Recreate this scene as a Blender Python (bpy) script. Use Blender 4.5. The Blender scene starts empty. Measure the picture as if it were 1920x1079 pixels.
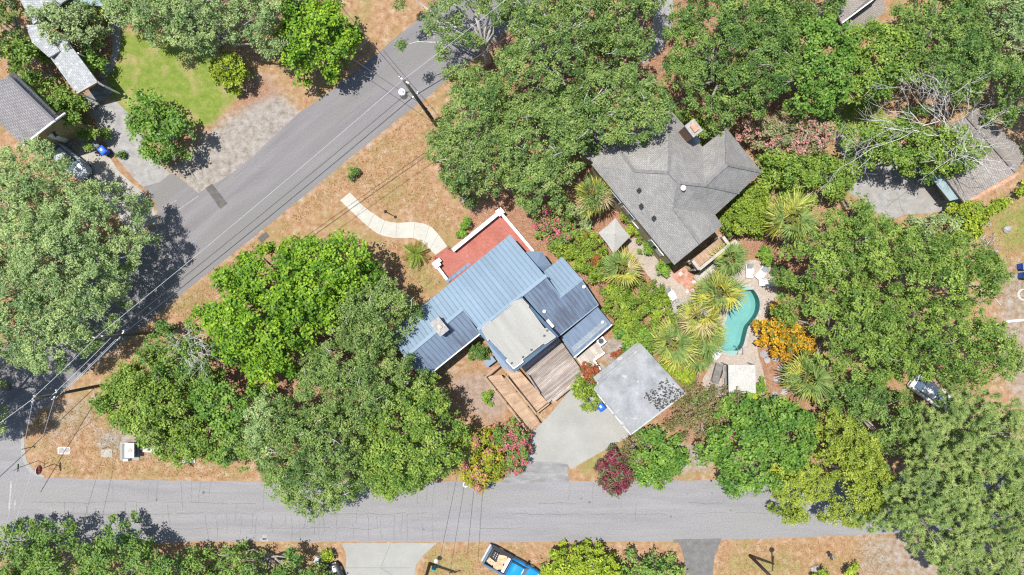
import bpy, bmesh, math, random
import numpy as np
from mathutils import Vector, Matrix
from mathutils.geometry import tessellate_polygon

# ------------------------------------------------------------------ camera, sky, sun, exposure
SC = bpy.context.scene
COL = SC.collection
H = 68.0            # height of the drone above the ground, metres
S = 18.3            # photograph pixels per metre on the ground
cam_d = bpy.data.cameras.new('camera'); cam = bpy.data.objects.new('camera', cam_d); COL.objects.link(cam)
cam.location = (0, 0, H); cam.rotation_euler = (0, 0, 0)
cam_d.sensor_width = 36.0; cam_d.lens = 18.0 / (960 / (S * H)); cam_d.clip_end = 2000; cam_d.clip_start = 0.5
SC.camera = cam
SHX, SHY = 0.245, -0.125       # metres of shadow per metre of height
world = bpy.data.worlds.new('World'); SC.world = world; world.use_nodes = True
nt = world.node_tree; bg = nt.nodes['Background']
sky = nt.nodes.new('ShaderNodeTexSky'); sky.sky_type = 'NISHITA'; sky.sun_disc = False
sky.sun_elevation = math.atan2(1.0, math.hypot(SHX, SHY)); sky.sun_rotation = math.atan2(-SHX, -SHY)
nt.links.new(sky.outputs[0], bg.inputs[0]); bg.inputs[1].default_value = 0.115
sun_d = bpy.data.lights.new('sun', 'SUN'); sun_d.energy = 4.8; sun_d.angle = math.radians(0.53); sun_d.color = (1.0, 0.965, 0.90)
sun = bpy.data.objects.new('sun', sun_d); COL.objects.link(sun); sun.location = (-30, 20, 90)
sun.rotation_euler = Vector((SHX, SHY, -1.0)).to_track_quat('-Z', 'Y').to_euler()
vs = SC.view_settings; vs.view_transform = 'Standard'; vs.look = 'None'; vs.exposure = 0.48; vs.gamma = 1.0; vs.use_curve_mapping = False
SC.cycles.use_denoising = False; SC.cycles.filter_width = 1.25; SC.cycles.max_bounces = 6; SC.cycles.transparent_max_bounces = 8

# ------------------------------------------------------------------ helpers
def W(px, py, z=0.0):
    k = (H - z) / H / S
    return Vector(((px - 960) * k, -(py - 539.5) * k, z))

ROOT = {}
def props(o, label=None, cat=None, group=None, kind=None):
    if label: o['label'] = label
    if cat: o['category'] = cat
    if group: o['group'] = group
    if kind: o['kind'] = kind
    return o
def thing(name, label, cat, loc, group=None):
    o = bpy.data.objects.new(name, None); COL.objects.link(o); o.location = loc
    o.empty_display_size = 0.2; ROOT[o.name] = Vector(loc)
    return props(o, label, cat, group)
def base_of(o):
    while o is not None:
        if o.name in ROOT: return ROOT[o.name]
        o = o.parent
    return Vector((0, 0, 0))
def link(o, parent=None):
    COL.objects.link(o)
    if parent is not None: o.parent = parent
    return o
def mesh(name, V, F, mat, parent=None, smooth=False, uv=None):
    L = base_of(parent)
    me = bpy.data.meshes.new(name)
    me.from_pydata([tuple(Vector(v) - L) for v in V], [], F)
    if uv is not None:
        l = me.uv_layers.new(name='UVMap'); l.data.foreach_set('uv', [c for p in uv for c in p])
    if smooth: me.polygons.foreach_set('use_smooth', [True] * len(me.polygons))
    if mat: me.materials.append(mat)
    me.update()
    return link(bpy.data.objects.new(name, me), parent)

class MB:
    """collects tubes, boxes and prisms into one mesh"""
    def __init__(s): s.V = []; s.F = []
    def add(s, V, F):
        n = len(s.V); s.V += [Vector(v) for v in V]; s.F += [tuple(i + n for i in f) for f in F]
    def tube(s, P, R, n=6, cap=True):
        P = [Vector(p) for p in P]; k0 = len(s.V)
        for i, p in enumerate(P):
            d = (P[min(i + 1, len(P) - 1)] - P[max(i - 1, 0)])
            if d.length < 1e-6: d = Vector((0, 0, 1))
            d.normalize()
            a = d.cross(Vector((0, 0, 1)) if abs(d.z) < 0.9 else Vector((1, 0, 0))).normalized(); b = d.cross(a)
            r = R[i] if isinstance(R, (list, tuple)) else R
            for j in range(n):
                t = 2 * math.pi * j / n
                s.V.append(p + (a * math.cos(t) + b * math.sin(t)) * r)
        for i in range(len(P) - 1):
            for j in range(n):
                j2 = (j + 1) % n
                s.F.append((k0 + i * n + j, k0 + i * n + j2, k0 + (i + 1) * n + j2, k0 + (i + 1) * n + j))
        if cap:
            s.F.append(tuple(k0 + j for j in reversed(range(n)))); s.F.append(tuple(k0 + (len(P) - 1) * n + j for j in range(n)))
    def box(s, c, sx, sy, sz, rz=0.0, M=None):
        R = M or Matrix.Rotation(rz, 3, 'Z'); c = Vector(c)
        V = [c + R @ Vector((x * sx / 2, y * sy / 2, z * sz / 2)) for z in (-1, 1) for y in (-1, 1) for x in (-1, 1)]
        s.add(V, [(0, 2, 3, 1), (4, 5, 7, 6), (0, 1, 5, 4), (2, 6, 7, 3), (0, 4, 6, 2), (1, 3, 7, 5)])
    def prism(s, poly, z0, z1):
        n = len(poly); P = [(p[0], p[1]) for p in poly]
        if sum(P[i][0] * P[(i + 1) % n][1] - P[(i + 1) % n][0] * P[i][1] for i in range(n)) < 0: P.reverse()
        V = [Vector((x, y, z0)) for x, y in P] + [Vector((x, y, z1)) for x, y in P]
        F = [(i, (i + 1) % n, n + (i + 1) % n, n + i) for i in range(n)]
        s.add(V, F + [tuple(range(n, 2 * n)), tuple(reversed(range(n)))])
    def build(s, name, mat, parent=None, smooth=False): return mesh(name, s.V, s.F, mat, parent, smooth)

CUBES = {}
def unit_cube(mat):
    if mat.name not in CUBES:
        me = bpy.data.meshes.new('box_' + mat.name); h = .5
        me.from_pydata([(x, y, z) for z in (-h, h) for y in (-h, h) for x in (-h, h)], [],
                       [(0, 2, 3, 1), (4, 5, 7, 6), (0, 1, 5, 4), (2, 6, 7, 3), (0, 4, 6, 2), (1, 3, 7, 5)])
        me.materials.append(mat); CUBES[mat.name] = me
    return CUBES[mat.name]
def beam(name, p, q, w, h, mat, parent=None, up=(0, 0, 1)):
    """a bar from p to q, w wide and h high, sharing one box mesh per material"""
    p = Vector(p); q = Vector(q); d = q - p; L = d.length; x = d.normalized()
    y = Vector(up).cross(x)
    if y.length < 1e-4: y = Vector((1, 0, 0)).cross(x)
    y.normalize(); z = x.cross(y)
    o = bpy.data.objects.new(name, unit_cube(mat))
    M = Matrix((x * L, y * w, z * h)).transposed().to_4x4(); M.translation = (p + q) / 2 - base_of(parent)
    o.matrix_basis = M
    return link(o, parent)
def poly_area(P): return 0.5 * sum(P[i][0] * P[(i + 1) % len(P)][1] - P[(i + 1) % len(P)][0] * P[i][1] for i in range(len(P)))
def inset(P, d):
    P = [Vector((p[0], p[1])) for p in P]
    if poly_area(P) < 0: P.reverse()
    n = len(P); out = []
    for i in range(n):
        a, b, c = P[i - 1], P[i], P[(i + 1) % n]
        e1 = (b - a).normalized(); e2 = (c - b).normalized()
        n1 = Vector((-e1.y, e1.x)); n2 = Vector((-e2.y, e2.x)); m = n1 + n2
        m = m / max(0.35, m.dot(n1)) if m.length > 1e-6 else n1
        out.append(b + m * d)
    return out
def sheet(name, polys, z, mat, parent=None, holes=()):
    """flat ground sheet from one outline (world xy) and holes"""
    loops = [[Vector((p[0], p[1], 0)) for p in polys]] + [[Vector((p[0], p[1], 0)) for p in h] for h in holes]
    V = [Vector((p.x, p.y, z)) for l in loops for p in l]
    F = []
    for t in tessellate_polygon(loops):
        a, b, c = (V[i] for i in t)
        F.append(t if (b - a).cross(c - a).z > 0 else (t[0], t[2], t[1]))
    return mesh(name, V, F, mat, parent)
def PX(L, z=0.0): return [W(x, y, z) for x, y in L]
def smooth_loop(P, n=4, closed=True):
    P = [Vector((p[0], p[1])) for p in P]; out = []; m = len(P)
    for i in range(m if closed else m - 1):
        g = (lambda j: P[j % m]) if closed else (lambda j: P[max(0, min(m - 1, j))])
        a, b, c, d = g(i - 1), g(i), g(i + 1), g(i + 2)
        for k in range(n):
            t = k / n
            out.append(0.5 * ((2 * b) + (c - a) * t + (2 * a - 5 * b + 4 * c - d) * t * t + (3 * b - a - 3 * c + d) * t ** 3))
    if not closed: out.append(P[-1])
    return out

# ------------------------------------------------------------------ materials
def new_mat(name):
    m = bpy.data.materials.new(name); m.use_nodes = True
    return m, m.node_tree, m.node_tree.nodes['Principled BSDF']
def noise(T, vec, scale, detail=4.0, rough=0.6, dist=0.0):
    n = T.nodes.new('ShaderNodeTexNoise'); n.inputs['Scale'].default_value = scale; n.inputs['Detail'].default_value = detail
    n.inputs['Roughness'].default_value = rough; n.inputs['Distortion'].default_value = dist
    T.links.new(vec, n.inputs['Vector']); return n.outputs['Fac']
def ramp(T, fac, stops):
    r = T.nodes.new('ShaderNodeValToRGB'); e = r.color_ramp.elements
    while len(e) < len(stops): e.new(0.5)
    for el, (p, c) in zip(e, stops):
        el.position = p; el.color = (*c, 1) if len(c) == 3 else c
    T.links.new(fac, r.inputs[0]); return r.outputs[0]
def mixc(T, fac, a, b, mode='MIX'):
    m = T.nodes.new('ShaderNodeMix'); m.data_type = 'RGBA'; m.blend_type = mode
    for sock, v in ((m.inputs[0], fac), (m.inputs[6], a), (m.inputs[7], b)):
        if hasattr(v, 'is_linked'): T.links.new(v, sock)
        elif isinstance(v, (int, float)): sock.default_value = v
        else: sock.default_value = (*v, 1)
    return m.outputs[2]
def math_n(T, op, a, b=0.0, clamp=False):
    m = T.nodes.new('ShaderNodeMath'); m.operation = op; m.use_clamp = clamp
    for s, v in ((m.inputs[0], a), (m.inputs[1], b)):
        if hasattr(v, 'is_linked'): T.links.new(v, s)
        else: s.default_value = v
    return m.outputs[0]
def pos(T, scale=(1, 1, 1), rz=0.0):
    g = T.nodes.new('ShaderNodeNewGeometry'); mp = T.nodes.new('ShaderNodeMapping')
    mp.inputs['Rotation'].default_value = (0, 0, rz); T.links.new(g.outputs['Position'], mp.inputs['Vector'])
    m2 = T.nodes.new('ShaderNodeMapping'); m2.inputs['Scale'].default_value = scale; T.links.new(mp.outputs[0], m2.inputs['Vector']); return m2.outputs[0]
def bump(T, B, h, strength=0.4, dist=0.05):
    b = T.nodes.new('ShaderNodeBump'); b.inputs['Strength'].default_value = strength; b.inputs['Distance'].default_value = dist
    T.links.new(h, b.inputs['Height']); T.links.new(b.outputs[0], B.inputs['Normal'])
def surf(name, c1, c2, scale=2.0, c3=None, rough=0.85, bumps=0.25, fine=14.0, stretch=(1, 1, 1), rz=0.0, rand=0.0, metal=0.0, spots=None, spec=0.3, mid=(0.35, 0.65), gr=1.0):
    """a mottled surface of two or three colours with fine grain"""
    m, T, B = new_mat(name); v = pos(T, stretch, rz)
    f = noise(T, v, scale, 5)
    c = ramp(T, f, [(mid[0], c1), (mid[1], c2)])
    if c3: c = mixc(T, ramp(T, noise(T, v, scale * 0.31, 3), [(0.48, (0, 0, 0)), (0.66, (1, 1, 1))]), c, c3)
    g = noise(T, pos(T), fine, 3, 0.7)
    c = mixc(T, 1.0, c, ramp(T, g, [(0.25, (1 - .28 * gr,) * 3), (0.75, (1 + .2 * gr,) * 3)]), 'MULTIPLY')
    if spots: c = mixc(T, ramp(T, noise(T, pos(T), spots[1], 2, 0.5), [(spots[2], (0, 0, 0)), (spots[2] + 0.06, (1, 1, 1))]), c, spots[0])
    if rand:
        oi = T.nodes.new('ShaderNodeObjectInfo')
        c = mixc(T, 1.0, c, ramp(T, oi.outputs['Random'], [(0, (1 - rand,) * 3), (1, (1 + rand,) * 3)]), 'MULTIPLY')
    T.links.new(c, B.inputs['Base Color']); B.inputs['Roughness'].default_value = rough; B.inputs['Metallic'].default_value = metal
    B.inputs['Specular IOR Level'].default_value = spec
    if bumps: bump(T, B, g, bumps, 0.04)
    return m
M = {}
M['asphalt_dark'] = surf('asphalt_dark', (.165, .156, .162), (.205, .195, .198), 1.0, c3=(.178, .172, .168), fine=9, rough=.9, stretch=(.10, 1, 1), rz=-.675)
M['asphalt'] = surf('asphalt', (.205, .200, .205), (.250, .243, .246), 1.0, c3=(.228, .222, .216), fine=8, rough=.9, stretch=(.12, 1, 1))
M['asphalt_patch'] = surf('asphalt_patch', (.12, .118, .115), (.17, .165, .155), 1.5, rough=.9)
M['dark_patch'] = surf('dark_patch', (.075, .073, .070), (.125, .12, .11), 1.5, rough=.9)
M['apron'] = surf('apron', (.17, .168, .168), (.27, .265, .26), 1.3, rough=.9, stretch=(.5, 1.5, 1))
M['tar'] = surf('tar', (.115, .112, .114), (.18, .175, .175), 2.5, bumps=0)
M['concrete'] = surf('concrete', (.262, .260, .240), (.315, .312, .288), 0.35, c3=(.28, .276, .25), fine=7, rough=.9, gr=.4)
M['concrete_path'] = surf('concrete_path', (.39, .375, .33), (.45, .435, .385), 0.8, fine=9, rough=.9, gr=.5)
M['concrete_bright'] = surf('concrete_bright', (.29, .27, .24), (.38, .355, .32), 0.9, fine=9, c3=(.26, .235, .205))
M['gravel'] = surf('gravel', (.23, .222, .218), (.33, .32, .312), 1.5, fine=16, bumps=.6, c3=(.27, .25, .23))
M['paver'] = None
M['red_floor'] = surf('red_floor', (.30, .092, .066), (.375, .130, .098), 0.9, fine=6, c3=(.335, .122, .100), rough=.75, spots=((.37, .19, .155), 1.9, .68))
M['white_paint'] = surf('white_paint', (.74, .74, .72), (.82, .82, .80), 1.0, fine=4, bumps=.05, rough=.6, gr=.2)
M['white_plastic'] = surf('white_plastic', (.58, .58, .58), (.66, .66, .66), 2.0, fine=4, bumps=0, rough=.5, gr=.2)
BLUE1, BLUE2 = (.135, .215, .305), (.175, .265, .365)
M['blue_metal'] = surf('blue_metal', (.160, .228, .298), (.185, .258, .330), 0.25, c3=(.170, .238, .305), fine=3, bumps=.03, rough=.55, rand=.06, spec=.35, gr=.2)
M['blue_seam'] = surf('blue_seam', (.038, .058, .085), (.058, .082, .115), 2, bumps=0, rough=.7, gr=.2)
M['blue_trim'] = surf('blue_trim', (.13, .20, .285), (.16, .245, .335), 0.8, fine=3, bumps=.03, rough=.55, gr=.2)
AX = math.radians(38)
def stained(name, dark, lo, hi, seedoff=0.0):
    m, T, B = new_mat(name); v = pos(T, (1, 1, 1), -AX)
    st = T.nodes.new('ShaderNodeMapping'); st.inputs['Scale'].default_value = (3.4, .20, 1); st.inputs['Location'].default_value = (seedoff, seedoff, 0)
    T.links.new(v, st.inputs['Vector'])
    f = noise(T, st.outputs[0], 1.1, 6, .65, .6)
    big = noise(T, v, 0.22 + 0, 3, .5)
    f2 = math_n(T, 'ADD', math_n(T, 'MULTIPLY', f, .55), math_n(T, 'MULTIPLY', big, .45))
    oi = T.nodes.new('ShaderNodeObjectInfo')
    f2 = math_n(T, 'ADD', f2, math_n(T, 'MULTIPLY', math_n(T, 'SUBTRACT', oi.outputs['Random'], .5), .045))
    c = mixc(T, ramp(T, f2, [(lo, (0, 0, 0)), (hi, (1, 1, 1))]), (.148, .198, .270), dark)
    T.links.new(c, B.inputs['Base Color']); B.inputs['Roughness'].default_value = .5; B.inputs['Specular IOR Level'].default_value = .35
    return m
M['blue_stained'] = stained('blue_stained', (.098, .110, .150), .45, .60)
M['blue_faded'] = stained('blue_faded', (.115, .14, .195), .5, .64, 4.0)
M['flat_roof'] = surf('flat_roof', (.285, .280, .256), (.345, .34, .31), 0.9, c3=(.31, .305, .28), fine=8, rough=.9, stretch=(2.2, .22, 1), rz=-.67, gr=.45)
M['garage_roof'] = surf('garage_roof', (.185, .196, .206), (.31, .32, .33), 0.8, c3=(.265, .27, .27), fine=4, rough=.85, spots=((.36, .36, .36), 1.1, .64), mid=(.33, .64), gr=.6)
M['wood_old'] = surf('wood_old', (.23, .185, .16), (.40, .345, .31), 1.3, c3=(.30, .25, .22), fine=10, rough=.9, rand=.25, stretch=(.5, 3.5, 1), rz=-.67)
M['wood_new'] = surf('wood_new', (.315, .21, .14), (.42, .295, .20), 1.2, fine=10, rough=.85, rand=.13)
M['wood_grey'] = surf('wood_grey', (.36, .32, .28), (.48, .43, .385), 1.3, fine=10, rough=.9, rand=.15)
M['wall_blue'] = surf('wall_blue', (.20, .23, .26), (.25, .28, .31), 1.0, fine=6)
M['wall_tan'] = surf('wall_tan', (.36, .30, .17), (.43, .36, .21), 0.8, fine=6)
M['wall_grey'] = surf('wall_grey', (.19, .18, .165), (.25, .235, .215), 0.8, fine=6)
M['brick_wall'] = surf('brick_wall', (.16, .085, .06), (.25, .15, .11), 5, fine=10)
M['stone_cap'] = surf('stone_cap', (.34, .315, .27), (.44, .41, .355), 3, fine=8)
M['stone'] = surf('stone', (.25, .24, .23), (.38, .36, .34), 3, fine=8, bumps=.6)
M['flagstone'] = surf('flagstone', (.25, .25, .26), (.36, .35, .35), 2, fine=7, rand=.15)
M['bark'] = surf('bark', (.22, .195, .17), (.40, .37, .33), 4, fine=14, bumps=.6)
M['bark_pale'] = surf('bark_pale', (.36, .34, .31), (.58, .55, .52), 4, fine=14, bumps=.4)
M['bark_white'] = surf('bark_white', (.54, .52, .49), (.72, .70, .67), 4, fine=14, bumps=.3)
M['bark_brown'] = surf('bark_brown', (.13, .10, .075), (.26, .21, .16), 4, fine=14, bumps=.6)
M['bark_palm'] = surf('bark_palm', (.20, .155, .11), (.33, .27, .20), 6, fine=12, bumps=.8)
M['pole_wood'] = surf('pole_wood', (.075, .068, .05), (.14, .125, .095), 3, fine=10, stretch=(4, 4, .4))
M['steel'] = surf('steel', (.33, .345, .36), (.43, .445, .46), 3, fine=5, bumps=0, rough=.45, metal=.3, gr=.2)
M['dark_metal'] = surf('dark_metal', (.035, .035, .036), (.065, .063, .06), 3, bumps=0, rough=.5)
M['black'] = surf('black', (.018, .018, .019), (.03, .03, .031), 3, bumps=0, rough=.6)
M['grey_cabinet'] = surf('grey_cabinet', (.13, .135, .135), (.18, .185, .185), 1.5, fine=5, bumps=.05, rough=.6)
M['wire_pale'] = surf('wire_pale', (.40, .41, .42), (.48, .49, .50), 1, bumps=0, rough=.4)
M['wire_dark'] = surf('wire_dark', (.04, .04, .045), (.07, .07, .075), 1, bumps=0, rough=.6)
M['bin_blue'] = surf('bin_blue', (.012, .09, .50), (.02, .13, .60), 2, bumps=0, rough=.45, gr=.2)
M['bin_grey'] = surf('bin_grey', (.10, .115, .13), (.15, .165, .18), 2, bumps=0, rough=.5, gr=.2)
M['sign_red'] = surf('sign_red', (.30, .015, .02), (.36, .02, .03), 2, bumps=0, rough=.4, gr=.2)
M['sign_green'] = surf('sign_green', (.01, .09, .05), (.015, .11, .06), 2, bumps=0, rough=.4)
M['sign_white'] = surf('sign_white', (.75, .75, .75), (.82, .82, .82), 2, bumps=0, rough=.5)
M['canvas'] = surf('canvas', (.33, .325, .305), (.38, .375, .35), 0.9, fine=10, rough=.9)
M['canvas_white'] = surf('canvas_white', (.40, .395, .37), (.46, .455, .43), 0.8, fine=8, rough=.9)
M['cushion_grey'] = surf('cushion_grey', (.15, .14, .14), (.20, .185, .185), 2, fine=10)
M['brick_red'] = surf('brick_red', (.30, .13, .085), (.46, .24, .18), 2.5, fine=12, rand=.25, c3=(.46, .33, .28))
M['brick_edging'] = surf('brick_edging', (.38, .20, .12), (.52, .33, .23), 2.2, fine=9, rand=.22)
M['tile_white'] = surf('tile_white', (.45, .425, .40), (.55, .52, .50), 2.5, fine=8, rand=.08)
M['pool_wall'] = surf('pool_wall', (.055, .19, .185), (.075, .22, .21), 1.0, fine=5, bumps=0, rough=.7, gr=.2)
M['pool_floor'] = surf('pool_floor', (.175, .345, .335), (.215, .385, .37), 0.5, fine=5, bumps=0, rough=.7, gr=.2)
M['coping'] = surf('coping', (.33, .30, .27), (.41, .375, .34), 2.0, fine=8, rand=.1)
M['truck_blue'] = surf('truck_blue', (.012, .22, .52), (.015, .25, .57), 1, bumps=0, rough=.25, fine=2, spec=.5, gr=.2)
M['truck_steel'] = surf('truck_steel', (.07, .13, .20), (.11, .18, .26), 2, bumps=0, rough=.35)
M['cardboard'] = surf('cardboard', (.50, .33, .20), (.62, .43, .28), 2.0, fine=7, rand=.15)
M['car_white'] = surf('car_white', (.68, .69, .70), (.74, .75, .76), 1, bumps=0, rough=.22, fine=2, spec=.5, gr=.2)
M['car_silver'] = surf('car_silver', (.36, .38, .41), (.42, .44, .47), 1, bumps=0, rough=.25, fine=2, spec=.5, gr=.2)
M['car_dark'] = surf('car_dark', (.03, .032, .036), (.045, .047, .05), 1, bumps=0, rough=.2, fine=2, spec=.5, gr=.2)
M['teal'] = surf('teal', (.02, .22, .24), (.03, .28, .30), 2, bumps=0, rough=.4, gr=.2)
M['awning'] = surf('awning', (.20, .27, .30), (.26, .335, .36), 0.8, fine=4, bumps=.05, rough=.6, gr=.2)
M['tub_teal'] = surf('tub_teal', (.03, .18, .19), (.05, .24, .24), 2, bumps=0)
def glass_mat():
    m, T, B = new_mat('window_glass'); B.inputs['Base Color'].default_value = (.09, .13, .18, 1); B.inputs['Roughness'].default_value = .08
    B.inputs['Specular IOR Level'].default_value = .8; return m
M['glass'] = glass_mat()
def water_mat():
    m, T, B = new_mat('pool_water'); T.nodes.remove(B); out = T.nodes['Material Output']
    tr = T.nodes.new('ShaderNodeBsdfTransparent'); tr.inputs[0].default_value = (.80, .94, .935, 1)
    gl = T.nodes.new('ShaderNodeBsdfGlossy'); gl.inputs['Roughness'].default_value = .06
    fr = T.nodes.new('ShaderNodeFresnel'); fr.inputs[0].default_value = 1.33
    b = T.nodes.new('ShaderNodeBump'); b.inputs['Strength'].default_value = .15
    T.links.new(noise(T, pos(T), 3.0, 3), b.inputs['Height']); T.links.new(b.outputs[0], gl.inputs['Normal']); T.links.new(b.outputs[0], fr.inputs['Normal'])
    mx = T.nodes.new('ShaderNodeMixShader'); T.links.new(fr.outputs[0], mx.inputs[0]); T.links.new(tr.outputs[0], mx.inputs[1]); T.links.new(gl.outputs[0], mx.inputs[2])
    T.links.new(mx.outputs[0], out.inputs[0]); return m
M['water'] = water_mat()
def brick_uv(name, c1, c2, mortar, bw, bh, msz=.012, rot=0.0, useuv=True, blotch=None, bstr=.5, var=.12, offset=.5):
    """courses laid out in metres along the UV map of a roof slope, or the ground position"""
    m, T, B = new_mat(name)
    if useuv:
        u = T.nodes.new('ShaderNodeUVMap'); v = u.outputs[0]
    else: v = pos(T, (1, 1, 1), rot)
    br = T.nodes.new('ShaderNodeTexBrick'); br.offset = offset
    br.inputs['Color1'].default_value = (*c1, 1); br.inputs['Color2'].default_value = (*c2, 1); br.inputs['Mortar'].default_value = (*mortar, 1)
    br.inputs['Scale'].default_value = 1.0; br.inputs['Mortar Size'].default_value = msz; br.inputs['Brick Width'].default_value = bw; br.inputs['Row Height'].default_value = bh
    br.inputs['Mortar Smooth'].default_value = .3; br.inputs['Bias'].default_value = -.1
    T.links.new(v, br.inputs['Vector']); c = br.outputs['Color']
    n1 = noise(T, pos(T), 0.5, 4); c = mixc(T, 1.0, c, ramp(T, n1, [(.3, (1 - var,) * 3), (.7, (1 + var,) * 3)]), 'MULTIPLY')
    n2 = noise(T, pos(T), 9, 3, .7); c = mixc(T, 1.0, c, ramp(T, n2, [(.25, (.78,) * 3), (.75, (1.2,) * 3)]), 'MULTIPLY')
    if blotch: c = mixc(T, ramp(T, noise(T, pos(T), blotch[1], 2, .5), [(blotch[2], (0, 0, 0)), (blotch[2] + .1, (1, 1, 1))]), c, blotch[0])
    T.links.new(c, B.inputs['Base Color']); B.inputs['Roughness'].default_value = .9; B.inputs['Specular IOR Level'].default_value = .2
    bump(T, B, math_n(T, 'SUBTRACT', n2, br.outputs['Fac']), bstr, .03)
    return m
M['shingle_grey'] = brick_uv('shingle_grey', (.245, .238, .226), (.31, .30, .286), (.165, .16, .15), .33, .17, .016, bstr=.5)
M['shingle_light'] = brick_uv('shingle_light', (.30, .315, .325), (.385, .395, .405), (.22, .23, .235), .36, .2, .018, blotch=((.56, .57, .58), 2.6, .60))
M['shingle_mauve'] = brick_uv('shingle_mauve', (.215, .205, .21), (.27, .26, .262), (.14, .132, .14), .4, .24, .035)
M['shingle_brown'] = brick_uv('shingle_brown', (.25, .225, .205), (.305, .275, .25), (.175, .155, .14), .33, .17, .02)
M['paver'] = brick_uv('paver', (.36, .305, .26), (.45, .385, .335), (.27, .225, .19), .22, .11, .012, rot=.4, useuv=False, bstr=.5, var=.14)

# ------------------------------------------------------------------ foliage
def foliage_mat(name, rough=.55, spec=.35, trans=.22):
    m, T, B = new_mat(name); a = T.nodes.new('ShaderNodeAttribute'); a.attribute_name = 'leaf_colour'
    T.links.new(a.outputs['Color'], B.inputs['Base Color']); B.inputs['Roughness'].default_value = rough; B.inputs['Specular IOR Level'].default_value = spec
    tr = T.nodes.new('ShaderNodeBsdfTranslucent'); T.links.new(mixc(T, 1.0, a.outputs['Color'], (1.15, 1.25, .55), 'MULTIPLY'), tr.inputs[0])
    mx = T.nodes.new('ShaderNodeMixShader'); mx.inputs[0].default_value = trans
    T.links.new(B.outputs[0], mx.inputs[1]); T.links.new(tr.outputs[0], mx.inputs[2]); T.links.new(mx.outputs[0], T.nodes['Material Output'].inputs[0])
    return m
M['leaf'] = foliage_mat('leaf')
M['leaf_matte'] = foliage_mat('leaf_matte', .7, .2)
def quad_mesh(name, P4, C, mat, parent):
    """P4: (n,4,3) corners of n leaves, C: (n,3) colour of each leaf"""
    n = len(P4); L = np.array(base_of(parent)); me = bpy.data.meshes.new(name)
    me.vertices.add(4 * n); me.vertices.foreach_set('co', (P4.reshape(-1, 3) - L).astype(np.float32).ravel())
    me.loops.add(4 * n); me.loops.foreach_set('vertex_index', np.arange(4 * n, dtype=np.int32))
    me.polygons.add(n); me.polygons.foreach_set('loop_start', np.arange(0, 4 * n, 4, dtype=np.int32))
    me.update(calc_edges=True)
    at = me.attributes.new('leaf_colour', 'FLOAT_COLOR', 'POINT')
    cc = np.ones((4 * n, 4), np.float32); cc[:, :3] = np.repeat(C, 4, axis=0); at.data.foreach_set('color', cc.ravel())
    me.materials.append(mat)
    return link(bpy.data.objects.new(name, me), parent)
def unit(a): return a / np.maximum(np.linalg.norm(a, axis=-1, keepdims=True), 1e-9)
def leaf_quads(rng, P, N, ln, wd, along=None):
    n = len(P); N = unit(N)
    T = rng.normal(size=(n, 3)) if along is None else along + rng.normal(scale=.25, size=(n, 3))
    T = unit(T - N * np.sum(T * N, 1, keepdims=True)); Bn = np.cross(N, T)
    l = (ln * rng.uniform(.65, 1.3, n))[:, None] * .5; w = (wd * rng.uniform(.7, 1.25, n))[:, None] * .5
    return np.stack([P - T * l, P + Bn * w - T * l * .1, P + T * l, P - Bn * w - T * l * .1], 1)
def in_poly(P, poly):
    x, y = P[:, 0], P[:, 1]; inside = np.zeros(len(P), bool); n = len(poly)
    for i in range(n):
        (x1, y1), (x2, y2) = poly[i], poly[(i + 1) % n]
        c = (y1 > y) != (y2 > y)
        inside ^= c & (x < (x2 - x1) * (y - y1) / ((y2 - y1) if y2 != y1 else 1e-9) + x1)
    return inside
def edge_dist(P, poly):
    d = np.full(len(P), 1e9); n = len(poly)
    for i in range(n):
        a = np.array(poly[i]); b = np.array(poly[(i + 1) % n]); ab = b - a
        t = np.clip(((P - a) @ ab) / max(ab @ ab, 1e-9), 0, 1)
        d = np.minimum(d, np.linalg.norm(P - (a + t[:, None] * ab), axis=1))
    return d
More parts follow.
